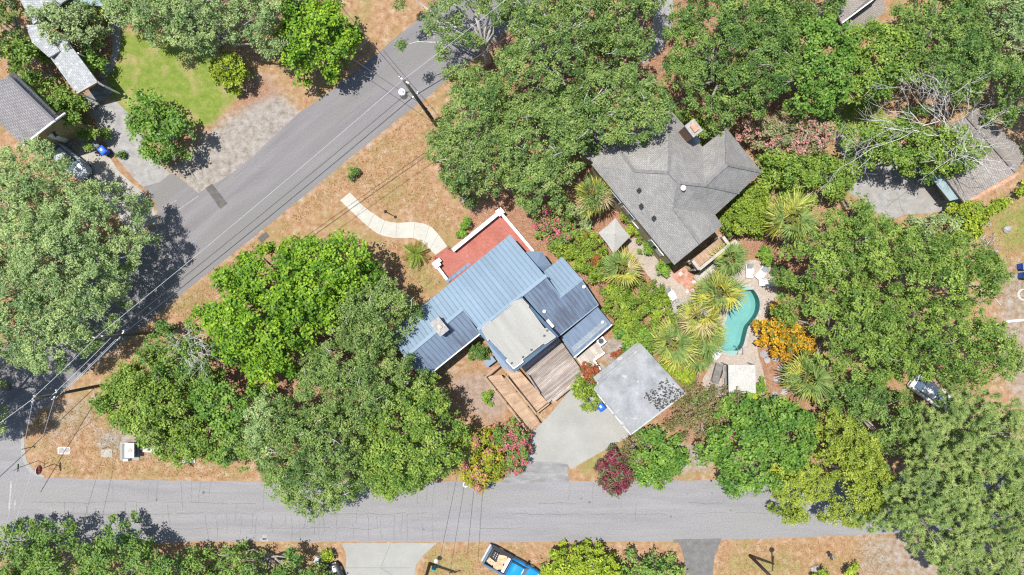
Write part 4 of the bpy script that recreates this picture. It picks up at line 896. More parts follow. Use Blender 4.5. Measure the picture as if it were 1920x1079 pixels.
rf = roof_faces('shingle_roof', [VV[k] for k in ks], [[ix[c] for c in f] for f in FS], M['shingle_grey'], gh)
M['ridge_shingle'] = surf('ridge_shingle', (.155, .15, .145), (.21, .20, .195), 3, fine=12)
for a, b in ('KL', 'LM', 'MN', 'NE', 'NO', 'OD', 'OC', 'LA', 'MP', 'PQ', 'JK'):
    beam('ridge_cap', W(*VV[a]) + Vector((0, 0, .02)), W(*VV[b]) + Vector((0, 0, .02)), .28, .05, M['ridge_shingle'], rf)
hp_ = [VV[k][:2] for k in 'IJABCDEFGH']
walls(gh, hp_, E, E - .25, M['wall_tan'], .16)
low_r = [(1087, 288, 3.4), (1116, 250, 3.4), (1165, 262, 3.9), (1122, 312, 3.9)]
roof_faces('porch_roof', low_r, [(0, 1, 2, 3)], M['shingle_grey'], gh); walls(gh, [p[:2] for p in low_r], 3.4, 3.2, M['wall_tan'], .3)
# windows on the tan side wall
wi = inset([W(x, y, E) for x, y in hp_], .16); P_i = min(wi, key=lambda v: (v - W(1109, 309, E).xy).length); P_h = min(wi, key=lambda v: (v - W(1264.5, 497, E).xy).length)
wd = (P_h - P_i).normalized(); wn = Vector((-wd.y, wd.x)); wn = wn if wn.x < 0 else -wn; wl = (P_h - P_i).length
for f, z, w, h in ((.30, 3.6, 1.5, 1.3), (.47, 3.6, 1.6, 1.3), (.58, 2.2, .9, 1.0), (.80, 3.3, 1.0, 1.4), (.86, 3.0, 1.2, 1.5)):
    c2 = P_i + wd * wl * f + wn * .02; c3 = Vector((c2.x, c2.y, z)); t3 = Vector((wd.x, wd.y, 0))
    fr_ = beam('window', c3 - t3 * (w / 2 + .08), c3 + t3 * (w / 2 + .08), .10, h + .16, M['white_paint'], gh)
    c4 = c3 + Vector((wn.x, wn.y, 0)) * .045
    for s in (-1, 1): beam('pane', c4 + t3 * (s * w / 4 - w / 4 + .03), c4 + t3 * (s * w / 4 + w / 4 - .03), .04, h, M['glass'], gh)
for x, y, z, kind in ((1198, 357, 7.15, 1), (1202, 386, 7.0, 1), (1226, 409, 6.95, 1), (1279, 354, 8.6, 0)):
    mb = MB(); p = W(x, y, z)
    if kind: mb.box(p, .34, .34, .16, .7); mb.tube([p + Vector((.05, .03, .05)), p + Vector((.05, .03, .28))], [.14, .11], 8)
    else: mb.tube([p + Vector((0, 0, -.4)), p + Vector((0, 0, .3))], .14, 10); mb.tube([p + Vector((0, 0, .3)), p + Vector((0, 0, .42))], .24, 12)
    mb.build('roof_vent', M['black'] if kind else M['white_plastic'], gh)
mb = MB(); cc = W(1300, 241, 8.6); mb.box(Vector((cc.x, cc.y, 4.3)), 1.0, 1.25, 8.5, .66); cho = mb.build('chimney', M['brick_wall'], gh)
mb = MB(); mb.box(cc + Vector((0, 0, .05)), 1.08, 1.32, .16, .66); mb.build('cap', M['stone'], cho); mb = MB(); mb.box(cc + Vector((.05, 0, .22)), .55, .7, .2, .66); mb.build('flue', M['brick_edging'], cho)
mb = MB(); mb.box(W(1303, 266, 5.75), .9, .65, .12, .66); mb.build('cricket', M['awning'], gh)
# balcony behind the gable end
bl = [(1294, 490), (1350, 446), (1361, 461), (1306, 506)]; zb = 3.0
A_, B_, C_, D_ = (W(x, y, zb) for x, y in bl)
planks(gh, A_, D_, C_, B_, 26, M['wood_new'])
mb = MB(); mb.prism([(p.x, p.y) for p in (A_, B_, C_, D_)], 2.65, 2.94); mb.build('balcony_frame', M['grey_cabinet'], gh)
for a, b in ((D_, C_), (C_, B_), (A_, D_)):
    beam('parapet', a + Vector((0, 0, .45)), b + Vector((0, 0, .45)), .14, .9, M['stone'], gh); beam('parapet_cap', a + Vector((0, 0, .94)), b + Vector((0, 0, .94)), .3, .08, M['wood_grey'], gh)
for p in (A_, B_, C_, D_): beam('post', Vector((p.x, p.y, 0)), Vector((p.x, p.y, 2.7)), .2, .2, M['stone'], gh, up=(1, 0, 0))
st = thing('outdoor_stairs', 'wooden stair tower with dark railings beside the shingle house balcony', 'stairs', W(1362, 462))
for k in range(9):
    z = 2.9 - .3 * k; a, b = W(1364 + 1.6 * k, 470 - 1.2 * k - 10, z), W(1372 + 1.6 * k, 480 - 1.2 * k - 10, z); beam('tread', a, b, .28, .05, M['wood_grey'], st)
for off in ((1362, 452), (1372, 470)):
    beam('handrail', W(off[0], off[1], 3.8), W(off[0] + 15, off[1] - 11, 1.2), .1, .1, M['bark_brown'], st)
    for k in range(4): p = W(off[0] + 5 * k, off[1] - 3.6 * k, 3.6 - .85 * k); beam('post', Vector((p.x, p.y, 0)), p, .1, .1, M['bark_brown'], st, up=(1, 0, 0))
sd = thing('garden_steps', 'wide grey wooden steps below the balcony of the shingle house', 'steps', W(1320, 505))
for k in range(4): beam('tread', W(1301 + 2.2 * k, 522 + 2.6 * k, .55 - .13 * k), W(1336 + 2.2 * k, 495 + 2.6 * k, .55 - .13 * k), .34, .1, M['wood_grey'], sd)
mb = MB(); mb.prism(PX([(1300, 520), (1336, 492), (1340, 497), (1304, 526)]), 0, .45); mb.build('stringer', M['wood_grey'], sd)

# ---- other houses
h3 = thing('shingle_house', 'brown-grey shingle house at the left edge above the big oak', 'house', W(30, 215))
R3 = [(15, 143, 6.4), (102, 227.5, 6.4), (43, 274, 4.3), (-60, 176, 4.3), (112, 220, 5.4), (26, 136, 5.4)]
roof_faces('shingle_roof', R3, [(0, 1, 2, 3), (1, 0, 5, 4)], M['shingle_mauve'], h3, .2)
fp = [W(*R3[i]) for i in (2, 4, 5, 3)]
mb = MB(); mb.prism(inset([(p.x, p.y) for p in fp], .45), 0, 4.1); mb.build('wall', M['wall_tan'], h3)
g3 = [W(102, 228, 6.2), W(44, 273, 4.15), W(121, 213, 5.0)]; d3 = Vector((-.35, .35, 0)); mesh('gable', [p + d3 for p in g3] + [g3[2] + d3 - Vector((0, 0, 1.2)), g3[1] + d3 - Vector((0, 0, .4))], [(0, 1, 4, 3, 2)], M['wall_tan'], h3)
for k in range(2):
    a = W(27 + 14 * k, 154 + 13 * k, 6.0); b = W(37 + 14 * k, 163 + 13 * k, 6.0); beam('skylight', a, b, .5, .12, M['glass'], h3)
beam('rake_trim', W(102, 227.5, 6.42), W(43, 274, 4.32), .16, .14, M['white_paint'], h3); beam('rake_trim', W(102, 227.5, 6.42), W(122, 213, 5.22), .16, .14, M['white_paint'], h3); beam('ridge_cap', W(15, 143, 6.43), W(102, 227.5, 6.43), .28, .06, M['shingle_mauve'], h3)
mb = MB(); mb.box(W(103, 252, 1.6), .5, 1.1, 2.6, .7); dd = mb.build('porch_door', M['white_paint'], h3); mb = MB(); mb.box(W(103, 252, 2.92), .3, .55, .05, .7); mb.build('pane', M['glass'], dd)
cpv = thing('carport', 'open carport with a speckled light grey shingle roof by the green lawn', 'carport', W(160, 160))
R4 = [(107, 92, 3.6), (144, 99, 3.6), (183.5, 154, 3.6), (143.5, 177, 2.7), (91, 106, 2.7)]
roof_faces('shingle_roof', [(118, 66, 3.6), (183.5, 154, 3.6), (143.5, 177, 2.7), (72, 78, 2.7)], [(0, 1, 2, 3)], M['shingle_light'], cpv, .2)
for a, b in (((183.5, 154, 3.62), (143.5, 177, 2.72)), ((183.5, 154, 3.62), (194, 161, 3.2))): beam('rake_trim', W(*a), W(*b), .14, .26, M['wood_grey'], cpv)
for x, y, z in ((148, 175, 2.6), (186, 157, 3.4), (146, 100, 3.4)): p = W(x, y, z); beam('post', Vector((p.x, p.y, 0)), p, .14, .14, M['white_paint'], cpv, up=(1, 0, 0))
mb = MB(); mb.prism(PX([(150, 190), (196, 147), (214, 172), (176, 206)]), 0, .05); mb.build('floor', M['apron'], cpv)
h5 = thing('shingle_house', 'light grey shingle house in the top left corner above the pale tree', 'house', W(70, 10))
roof_faces('shingle_roof', [(37, 0, 4.2), (62, 46, 4.2), (132, -6, 4.2), (100, -60, 4.2)], [(0, 1, 2, 3)], M['shingle_light'], h5, .2)
roof_faces('lower_roof', [(48, 48, 3.4), (75, 45, 3.4), (112, 96, 3.3), (92, 108, 3.3), (60, 80, 3.4)], [(0, 1, 2, 3, 4)], M['shingle_light'], h5, .2)
walls(h5, [(37, 0), (62, 46), (132, -6), (100, -60)], 4.2, 3.95, M['wall_grey'], .4); walls(h5, [(48, 48), (75, 45), (112, 96), (92, 108), (60, 80)], 3.4, 3.05, M['wall_grey'], .4)
roof_faces('entry_roof', [(130, -20, 3.0), (128, 8, 3.0), (190, 12, 3.0), (215, -20, 3.0)], [(0, 1, 2, 3)], M['awning'], h5, .15)
h6 = thing('shingle_house', 'house with a brown-grey gable roof and blue-grey awning at right', 'house', W(1830, 300))
roof_faces('shingle_roof', [(1766, 239, 3.2), (1815, 220, 4.6), (1905, 323, 4.6), (1808, 380, 3.2), (1733, 282, 3.2), (1831, 202, 3.3), (1925, 287, 3.3)], [(4, 0, 1, 2, 3), (1, 5, 6, 2)], M['shingle_brown'], h6, .2)
walls(h6, [(1745, 270), (1831, 203), (1925, 288), (1808, 379)], 3.2, 3.0, M['wall_tan'], .4)
beam('ridge_cap', W(1815, 220, 4.62), W(1905, 323, 4.62), .28, .06, M['shingle_brown'], h6)
aw = [W(1741, 327, 2.5), W(1781, 377, 2.5), W(1802, 372, 2.85), W(1757, 318, 2.85)]; n4 = [v - Vector((0, 0, .08)) for v in aw]
mesh('awning', aw + n4, [(0, 1, 2, 3), (7, 6, 5, 4), (0, 4, 5, 1), (1, 5, 6, 2), (2, 6, 7, 3), (3, 7, 4, 0)], M['awning'], h6)
for a in (aw[0], aw[1]): beam('post', Vector((a.x + .05, a.y, 0)), a + Vector((.05, 0, -.05)), .08, .08, M['dark_metal'], h6, up=(1, 0, 0))
mb = MB(); rb = random.Random(5)
a, b, c_, d_ = W(1792, 391), W(1900, 333), W(1908, 326), W(1800, 384)
for i in range(44):
    for j in range(4):
        p = a.lerp(b, (i + .5) / 44).lerp(d_.lerp(c_, (i + .5) / 44), (j + .5) / 4 * 1.5 - .3); mb.box(p + Vector((0, 0, .035)), .13, .24, .07 + rb.uniform(-.01, .012), .5 + rb.uniform(-.05, .05))
props(mb.build('brick_edging', M['brick_edging']), 'strip of orange-brown bricks beside the awning house', 'brick strip', kind='stuff')
h7 = thing('shingle_house', 'roof corner with white fascia between trees at the top right', 'house', W(1610, 0))
roof_faces('shingle_roof', [(1558, 5, 4.6), (1578, 44, 4.6), (1640, -2, 4.6), (1690, -60, 5.4), (1600, -80, 5.4)], [(0, 1, 2, 3, 4)], M['shingle_brown'], h7, .2)
beam('fascia', W(1578, 44, 4.55), W(1642, -4, 4.55), .12, .22, M['white_paint'], h7)
roof_faces('lower_roof', [(1576, 66, 2.9), (1600, 70, 2.9), (1662, 20, 2.9), (1650, -20, 3.4), (1570, 50, 3.4)], [(0, 1, 2, 3, 4)], M['shingle_brown'], h7, .2)
walls(h7, [(1558, 5), (1578, 44), (1640, -2), (1600, -80)], 4.6, 4.3, M['wall_grey'], .4); walls(h7, [(1576, 66), (1600, 70), (1662, 20), (1640, -10), (1570, 50)], 2.9, 2.6, M['wall_grey'], .35)
sh = thing('garden_shed', 'small pale roof mostly hidden by crowns at the top right edge', 'shed', W(1440, 45))
roof_faces('roof', [(1432, 35, 3), (1440, 52, 3), (1456, 44, 3), (1449, 28, 3)], [(0, 1, 2, 3)], M['garage_roof'], sh); walls(sh, [(1432, 35), (1440, 52), (1456, 44), (1449, 28)], 3, 2.8, M['wall_grey'], .1)
#YARD#
# ------------------------------------------------------------------ pool garden
patio = props(sheet('patio', jitter_line(smooth_loop(PX([(1180, 452), (1196, 447), (1212, 462), (1236, 490), (1262, 512), (1300, 540), (1340, 515), (1375, 498), (1415, 488), (1445, 503), (1459, 530), (1452, 560), (1437, 590), (1424, 625), (1420, 660), (1432, 700), (1428, 742), (1330, 745), (1318, 712), (1330, 690), (1325, 660), (1305, 620), (1285, 606), (1258, 602), (1240, 578), (1238, 550), (1220, 522), (1196, 494), (1180, 472)]), 3), 1.2, .04, 4), .014, M['paver'], None, [list(reversed(POOL))]), kind='structure')
po_ = thing('swimming_pool', 'kidney-shaped turquoise swimming pool half covered by palm fronds', 'swimming pool', W(1390, 600))
n = len(POOL); depth = -1.5; fl = inset(POOL, .35)
if poly_area(fl) < 0: fl.reverse()
V = [Vector((x, y, .016)) for x, y in POOL] + [Vector((x, y, depth + .3)) for x, y in POOL]
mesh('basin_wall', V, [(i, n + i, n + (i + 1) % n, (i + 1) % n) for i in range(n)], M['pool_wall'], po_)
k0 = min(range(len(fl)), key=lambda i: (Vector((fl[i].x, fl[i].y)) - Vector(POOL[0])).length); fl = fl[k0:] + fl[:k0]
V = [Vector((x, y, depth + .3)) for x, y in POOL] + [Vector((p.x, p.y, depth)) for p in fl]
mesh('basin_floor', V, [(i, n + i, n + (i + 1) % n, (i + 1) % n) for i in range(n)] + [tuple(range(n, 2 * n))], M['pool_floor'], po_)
mesh('water', [Vector((x, y, -.10)) for x, y in inset(POOL, .004)], [tuple(range(n))], M['water'], po_)
out = inset(POOL, -.32)
for i in range(0, n, 2):
    P4 = [POOL[i], POOL[(i + 1) % n], POOL[(i + 2) % n], out[(i + 2) % n], out[(i + 1) % n], out[i]]
    c2 = sum((Vector((p[0], p[1])) for p in P4), Vector((0, 0))) / 6
    T3 = [Vector((c2.x + (p[0] - c2.x) * .97, c2.y + (p[1] - c2.y) * .97, .07)) for p in P4]
    mesh('coping_stone', T3 + [t - Vector((0, 0, .05)) for t in T3], [(5, 4, 3, 2, 1, 0)] + [(i2, (i2 + 1) % 6, 6 + (i2 + 1) % 6, 6 + i2) for i2 in range(6)], M['coping'], po_)
for c0, r0_ in (((1393, 537), 1.0), ((1371, 664), 1.0)):
    for k in range(3):
        c = W(*c0); s = 1 if c0[1] < 600 else -1; a = [Vector((c.x + (r0_ - .28 * k) * math.cos(t), c.y + s * (r0_ * .62 - .2 * k) * math.sin(t))) for t in [j * math.pi / 8 for j in range(9)]]
        mb = MB(); mb.prism([(p.x, p.y - s * .35) for p in a], .02 if k == 0 else .075 * k, .075 + .04 * k); mb.build('step', M['pool_floor'] if k else M['coping'], po_)
mb = MB()
for dx in (-.25, .25):
    b = W(1384, 655); mb.tube([b + Vector((dx, -.5, .02)), b + Vector((dx, -.45, .7)), b + Vector((dx, -.1, .85)), b + Vector((dx, .25, .5)), b + Vector((dx, .3, -.6))], .03, 6)
mb.build('hand_rail', M['steel'], po_, True)
# red brick terrace beneath the steps
bt_ = props(sheet('brick_terrace', PX([(1258, 518), (1282, 500), (1302, 523), (1338, 496), (1352, 510), (1298, 553)]), .022, M['dark_metal']), kind='structure'); bt_.data.materials[0] = M['mortar'] = surf('mortar', (.26, .2, .17), (.34, .27, .23), 3, fine=10)
BP = [(p.x, p.y) for p in PX([(1258, 518), (1282, 500), (1302, 523), (1338, 496), (1352, 510), (1298, 553)])]
u = (W(1338, 496) - W(1302, 523)).normalized(); v = Vector((-u.y, u.x, 0)); o0 = W(1300, 525); rb = random.Random(9); cand = []
for i in range(-30, 40):
    for j in range(-40, 40):
        p = o0 + u * (i * .21 + (.105 if j % 2 else 0)) + v * (j * .108); cand.append((p.x, p.y))
cand = np.array(cand); ok = in_poly(cand, BP); mb = MB()
M['brick_a'] = M['brick_red']
for (x, y) in cand[ok]: mb.box((x, y, .035 + rb.uniform(-.006, .006)), .195, .096, .05, math.atan2(u.y, u.x) + rb.uniform(-.03, .03))
props(mb.build('bricks', M['brick_red'], bt_), kind='stuff')
for x, y in ((300, 505), (590, 455), (595, 515), (520, 550), (435, 590), (425, 672), (365, 685)):
    p = W(1220 + x / 5.396, 420 + y / 5.396); mb = MB(); mb.box(p + Vector((0, 0, .05)), .38, .38, .08, math.radians(38)); mb.build('stepping_stone', M['tile_white'], bt_)
for i, (x, y, r) in enumerate(((1432, 664, .5), (1438, 676, .45), (1455, 672, .5), (1462, 690, .45), (1458, 712, .5), (1470, 735, .45), (1452, 740, .4), (1466, 668, .4), (1478, 700, .4))):
    rr = random.Random(i); p = W(x, y); mb = MB(); mb.prism([(p.x + r * rr.uniform(.6, 1.1) * math.cos(t), p.y + r * rr.uniform(.6, 1.1) * math.sin(t)) for t in (k * 2 * math.pi / 7 for k in range(7))], 0, .07); mb.build('flagstone', M['flagstone'], patio)
def lounger(label, px, py, rz, mat=None, L=1.35, Wd=.66, group='white lounge chairs', frame=None, back=.45):
    mat = mat or M['white_plastic']; frame = frame or M['white_plastic']; b = W(px, py); t = thing('lounge_chair', label, 'lounge chair', b, group); R = Matrix.Rotation(rz, 3, 'Z'); g = lambda x, y, z: b + R @ Vector((x, y, z))
    for s in (-1, 1):
        beam('side_rail', g(-L / 2, s * Wd / 2, .33), g(L / 2, s * Wd / 2, .33), .06, .06, frame, t)
        for x in (-L / 2 + .12, L / 2 - .1): beam('leg', g(x, s * Wd / 2, 0), g(x, s * Wd / 2, .32), .05, .05, frame, t, up=(1, 0, 0))
        beam('armrest', g(-L * .2, s * (Wd / 2 + .03), .52), g(L * .22, s * (Wd / 2 + .03), .52), .07, .04, frame, t)
    beam('seat', g(-L * .18, 0, .37), g(L / 2, 0, .35), Wd - .1, .06, mat, t); beam('backrest', g(-L * .2, 0, .38), g(-L / 2 - .05, 0, .38 + back), Wd - .1, .06, M['steel'] if mat is M['white_plastic'] else mat, t)
    return t
lounger('white lounge chair closest to the green palm at the pool head', 1403, 509, math.radians(-90))
lounger('white lounge chair turned diagonally, middle of three at the pool head', 1425, 513, math.radians(-130))
lounger('white lounge chair at the right end of the pool head group', 1433, 530.5, math.radians(175))
lounger('single white lounge chair on the pavers by the fire pit', 1256, 552, math.radians(-55))
lounger('long grey cushioned chaise beside the white canopy at the pool foot', 1343, 699, math.radians(75), M['cushion_grey'], 2.0, .8, 'chaises by the canopy', M['dark_metal'], .25)
lounger('brown chaise half hidden beneath the edge of the white canopy', 1361, 702, math.radians(88), M['cushion_grey'], 1.7, .7, 'chaises by the canopy', M['wood_grey'], .25)
lounger('white chair at the lower left edge of the pool under palms', 1338, 666, math.radians(40), None, 1.3, .66)
fp = thing('fire_pit', 'round stone fire pit with a dark grate on the pavers', 'fire pit', W(1273, 577))
for k in range(16):
    a = k * math.pi / 8; p = W(1273, 577) + Vector((.72 * math.cos(a), .72 * math.sin(a), .18)); mb = MB(); mb.box(p, .26, .27, .36, a); mb.build('stone_block', M['stone'], fp)
mb = MB(); mb.tube([W(1273, 577), W(1273, 577) + Vector((0, 0, .16))], .6, 16); mb.build('ash_bed', M['concrete_bright'], fp); mb = MB(); mb.box(W(1273, 577) + Vector((0, 0, .36)), .55, .5, .12, .4); mb.build('grate', M['black'], fp)
pl = thing('round_planter', 'round dark-rimmed planter on the pavers below the stair tower', 'planter', W(1337, 486))
mb = MB(); c = W(1337, 486); mb.tube([c, c + Vector((0, 0, .4)), c + Vector((0, 0, .42))], [.36, .44, .36], 18); mb.build('pot', M['dark_metal'], pl); mb = MB(); mb.tube([c + Vector((0, 0, .36)), c + Vector((0, 0, .44))], .33, 16); mb.build('soil', M['concrete_bright'], pl)
def parasol(label, corners, zt, zc, apex, mat):
    c = W(*apex, zt); b = Vector((c.x, c.y, 0)); t = thing('parasol', label, 'parasol', b)
    P = [W(x, y, zc) for x, y in corners]; k = len(P)
    for i in range(k):
        a, d = P[i], P[(i + 1) % k]; m = a.lerp(d, .5).lerp(c, .05)
        m.z = zc + .02; mesh('canopy_panel', [c, a, m, d] + [q - Vector((0, 0, .02)) for q in (c, a, m, d)], [(0, 1, 2), (0, 2, 3), (1, 5, 6, 2), (2, 6, 7, 3), (4, 6, 5), (4, 7, 6)], mat, t)
        beam('rib', c - Vector((0, 0, .04)), a - Vector((0, 0, .04)), .03, .03, M['dark_metal'], t)
    mb = MB(); mb.tube([b, c + Vector((0, 0, .08))], .035, 8); mb.build('pole', M['dark_metal'], t); mb = MB(); mb.tube([b, b + Vector((0, 0, .1))], .3, 12); mb.build('base', M['stone'], t)
parasol('square pale grey parasol between the palms beside the tan wall', [(1154, 409), (1182, 444), (1151, 477), (1122, 437)], 3.0, 2.45, (1153, 441), M['canvas'])
cn = thing('canopy', 'flat square off-white sun canopy on posts at the pool foot', 'canopy', W(1390, 711))
cq = [W(x, y, 2.4) for x, y in ((1366, 685), (1416, 685), (1417, 737), (1367, 737))]; mid = sum(cq, Vector((0, 0, 0))) / 4 + Vector((0, 0, .10))
for i in range(4): a, d = cq[i], cq[(i + 1) % 4]; mesh('fabric', [mid, a, d] + [q - Vector((0, 0, .03)) for q in (mid, a, d)], [(0, 1, 2), (5, 4, 3), (1, 4, 5, 2)], M['canvas_white'], cn); beam('frame_bar', a - Vector((0, 0, .06)), d - Vector((0, 0, .06)), .06, .06, M['steel'], cn); beam('post', Vector((a.x, a.y, 0)), a, .08, .08, M['steel'], cn, up=(1, 0, 0))
tb = thing('round_tub', 'teal tub glimpsed through a gap in the large oak crown', 'tub', W(1518, 577)); mb = MB(); c = W(1518, 577); mb.tube([c, c + Vector((0, 0, .55)), c + Vector((0, 0, .55)), c + Vector((0, 0, .3))], [.55, .6, .5, .45], 16); mb.build('shell', M['tub_teal'], tb)
bx = thing('planter_box', 'dark timber planter box among shrubs above the yellow palm', 'planter', W(1577, 377))
for a, b in (((1568, 363), (1585, 395)), ((1574, 360), (1590, 390)), ((1568, 363), (1574, 360)), ((1585, 395), (1590, 390))): beam('board', W(*a, .3), W(*b, .3), .08, .6, M['bark_brown'], bx)
mb = MB(); mb.prism(PX([(1569, 363), (1574, 361), (1589, 390), (1585, 394)]), 0, .3); mb.build('soil', M['bark_brown'], bx)
fe = thing('wooden_fence', 'low dark wooden fence between the mulch strip and the hedge', 'fence', W(1125, 540))
for k in range(11): a, b = W(1108 + 3.0 * k, 515 + 4.0 * k, .5), W(1108 + 3.0 * (k + 1), 515 + 4.0 * (k + 1), .5); beam('board', a, b, .05, .95, M['bark_brown'], fe)
for k in range(5): p = W(1108 + 7.5 * k, 515 + 10 * k); beam('post', p, p + Vector((0, 0, 1.1)), .1, .1, M['bark_brown'], fe, up=(1, 0, 0))

# ------------------------------------------------------------------ street furniture
ss = thing('stop_sign', 'red octagonal stop sign on a dark post at the street corner', 'stop sign', W(102, 870))
b = W(102, 870); mb = MB(); mb.tube([b, b + Vector((0, 0, 2.75))], .04, 8); mb.build('post', M['dark_metal'], ss)
c = b + Vector((.06, 0, 2.3)); mb = MB(); oc = [(.47 * math.cos(math.pi / 8 + k * math.pi / 4), .47 * math.sin(math.pi / 8 + k * math.pi / 4)) for k in range(8)]
mesh('border', [c + Vector((0, y * 1.06, z * 1.06)) for y, z in oc] + [c + Vector((-.02, y * 1.06, z * 1.06)) for y, z in oc], [tuple(range(8)), tuple(reversed(range(8, 16)))] + [(i, 8 + i, 8 + (i + 1) % 8, (i + 1) % 8) for i in range(8)], M['sign_white'], ss)
mesh('sign_face', [c + Vector((.006, y, z)) for y, z in oc], [tuple(range(8))], M['sign_red'], ss)
def letters(txt, size, parent, loc, R, mat, ext=.002):
    cu = bpy.data.curves.new('lettering', 'FONT'); cu.body = txt; cu.size = size; cu.align_x = 'CENTER'; cu.align_y = 'CENTER'; cu.extrude = ext
    o = bpy.data.objects.new('lettering', cu); COL.objects.link(o); dg = bpy.context.evaluated_depsgraph_get(); me = bpy.data.meshes.new_from_object(o.evaluated_get(dg)); bpy.data.objects.remove(o)
    me.name = 'lettering'; me.materials.clear(); me.materials.append(mat); l = link(bpy.data.objects.new('lettering', me), parent); Mx = R.to_4x4(); Mx.translation = Vector(loc) - base_of(parent); l.matrix_basis = Mx; return l
letters('STOP', .36, ss, c + Vector((.012, 0, 0)), Matrix(((0, 0, 1), (1, 0, 0), (0, 1, 0))), M['sign_white'])
sn = thing('street_sign', 'street name sign on a thin post at the tip of the corner verge', 'street sign', W(72, 864)); b = W(72, 864); mb = MB(); mb.tube([b, b + Vector((0, 0, 2.9))], .03, 8); mb.build('post', M['dark_metal'], sn)
beam('name_blade', b + Vector((-.02, -.38, 2.75)), b + Vector((-.02, .38, 2.75)), .02, .2, M['sign_green'], sn); beam('name_blade', b + Vector((-.3, -.2, 2.95)), b + Vector((.3, .2, 2.95)), .02, .2, M['sign_green'], sn)
mk = thing('marker_post', 'short orange-tipped marker post on the verge above the stop sign', 'marker post', W(66, 837)); b = W(66, 837); mb = MB(); mb.tube([b, b + Vector((-.3, 0, 1.0))], .04, 8); mb.build('post', M['dark_metal'], mk); mb = MB(); mb.tube([b + Vector((-.3, 0, 1.0)), b + Vector((-.42, 0, 1.35))], .05, 8); mb.build('tip', M['brick_edging'], mk)
mk = thing('marker_post', 'short orange marker post beside the square slab near the white cabinet', 'marker post', W(203, 838)); b = W(203, 838); mb = MB(); mb.tube([b, b + Vector((-.1, 0, .9))], .04, 8); mb.build('post', M['brick_edging'], mk)
uc = thing('utility_cabinet', 'white-topped grey utility cabinet on a concrete pad near the corner', 'cabinet', W(243, 846))
mb = MB(); mb.prism(PX([(226, 829), (262, 829), (262, 863), (226, 863)]), 0, .08); mb.build('pad', M['concrete'], uc)
mb = MB(); mb.box(W(243, 845, .65), .85, 1.4, 1.15); mb.build('body', M['grey_cabinet'], uc); mb = MB(); mb.box(W(243, 845, 1.27), .92, 1.46, .1); lid = mb.build('lid', M['white_paint'], uc)
mb = MB(); p = W(243, 845, 1.33); mb.tube([p, p + Vector((0, 0, .05))], .24, 14); mb.build('cap', M['stone_cap'], lid); mb = MB(); mb.box(W(238, 862, .3), .5, .25, .5); mb.build('junction_box', M['steel'], uc)
mb = MB(); mb.box(W(257, 834, .11), .4, .45, .05); mb.build('tag_plate', M['white_plastic'], uc)
mv = thing('meter_vault', 'double oval concrete meter lid set in the corner verge', 'meter lid', W(121, 845)); mb = MB(); mb.prism([(p.x, p.y) for p in smooth_loop(PX([(109, 840), (115, 838), (127, 838), (132, 840), (132, 850), (127, 852), (114, 852), (109, 850)]), 3)], 0, .05); mb.build('frame', M['tile_white'], mv)
for x in (115.5, 126): mb = MB(); c = W(x, 845, .05); mb.tube([c, c + Vector((0, 0, .025))], .25, 14); mb.build('lid', M['stone'], mv)
mb = MB(); mb.prism(PX([(190, 843), (210, 842), (212, 857), (191, 858)]), 0, .06); props(mb.build('concrete_slab', M['concrete_bright']), 'small square concrete slab left of the white cabinet', 'slab')
mb = MB(); mb.prism(PX([(268, 832), (297, 833), (294, 848), (268, 847)]), 0, .22); props(mb.build('vault_cover', M['tile_white']), 'long pale vault cover partly under the olive tree near the cabinet', 'vault cover')
dg = thing('utility_vault', 'white-rimmed square vault in the verge under the leaves', 'vault', W(354, 862)); mb = MB(); mb.box(W(354, 862, .05), 1.3, .7, .1); mb.build('rim', M['tile_white'], dg); mb = MB(); mb.box(W(354, 861, .1), 1.0, .45, .04); mb.build('lid', M['stone'], dg)
dr = thing('storm_drain', 'iron storm drain grate at the road edge above the bright maple', 'drain', W(494, 445)); mb = MB(); mb.box(W(494, 445, .02), 1.1, .6, .04, .66); mb.build('frame', M['dark_metal'], dr)
for k in range(5): p = W(494, 445, .05); d = Vector((math.cos(.66), math.sin(.66), 0)); nn = Vector((-d.y, d.x, 0)); beam('bar', p + nn * (k - 2) * .11 - d * .5, p + nn * (k - 2) * .11 + d * .5, .05, .03, M['pole_wood'], dr)
lp = thing('garden_lamp', 'short dark garden lamp post on the dry lawn beside the curving walk', 'lamp post', W(732, 402)); b = W(732, 402); mb = MB(); mb.tube([b, b + Vector((-.05, 0, 2.2))], .05, 8); mb.build('post', M['dark_metal'], lp); mb = MB(); mb.tube([b + Vector((-.05, 0, 2.2)), b + Vector((-.05, 0, 2.35)), b + Vector((-.05, 0, 2.5))], [.1, .17, .05], 8); mb.build('lantern', M['black'], lp)
mh = thing('meter_box', 'small round white-rimmed lid at the road edge below the pink shrub', 'meter lid', W(873, 909)); mb = MB(); c = W(873, 909); mb.tube([c, c + Vector((0, 0, .035))], .28, 14); mb.build('rim', M['sign_white'], mh); mb = MB(); c = W(873, 909, .03); mb.tube([c, c + Vector((0, 0, .02))], .2, 14); mb.build('lid', M['stone'], mh)
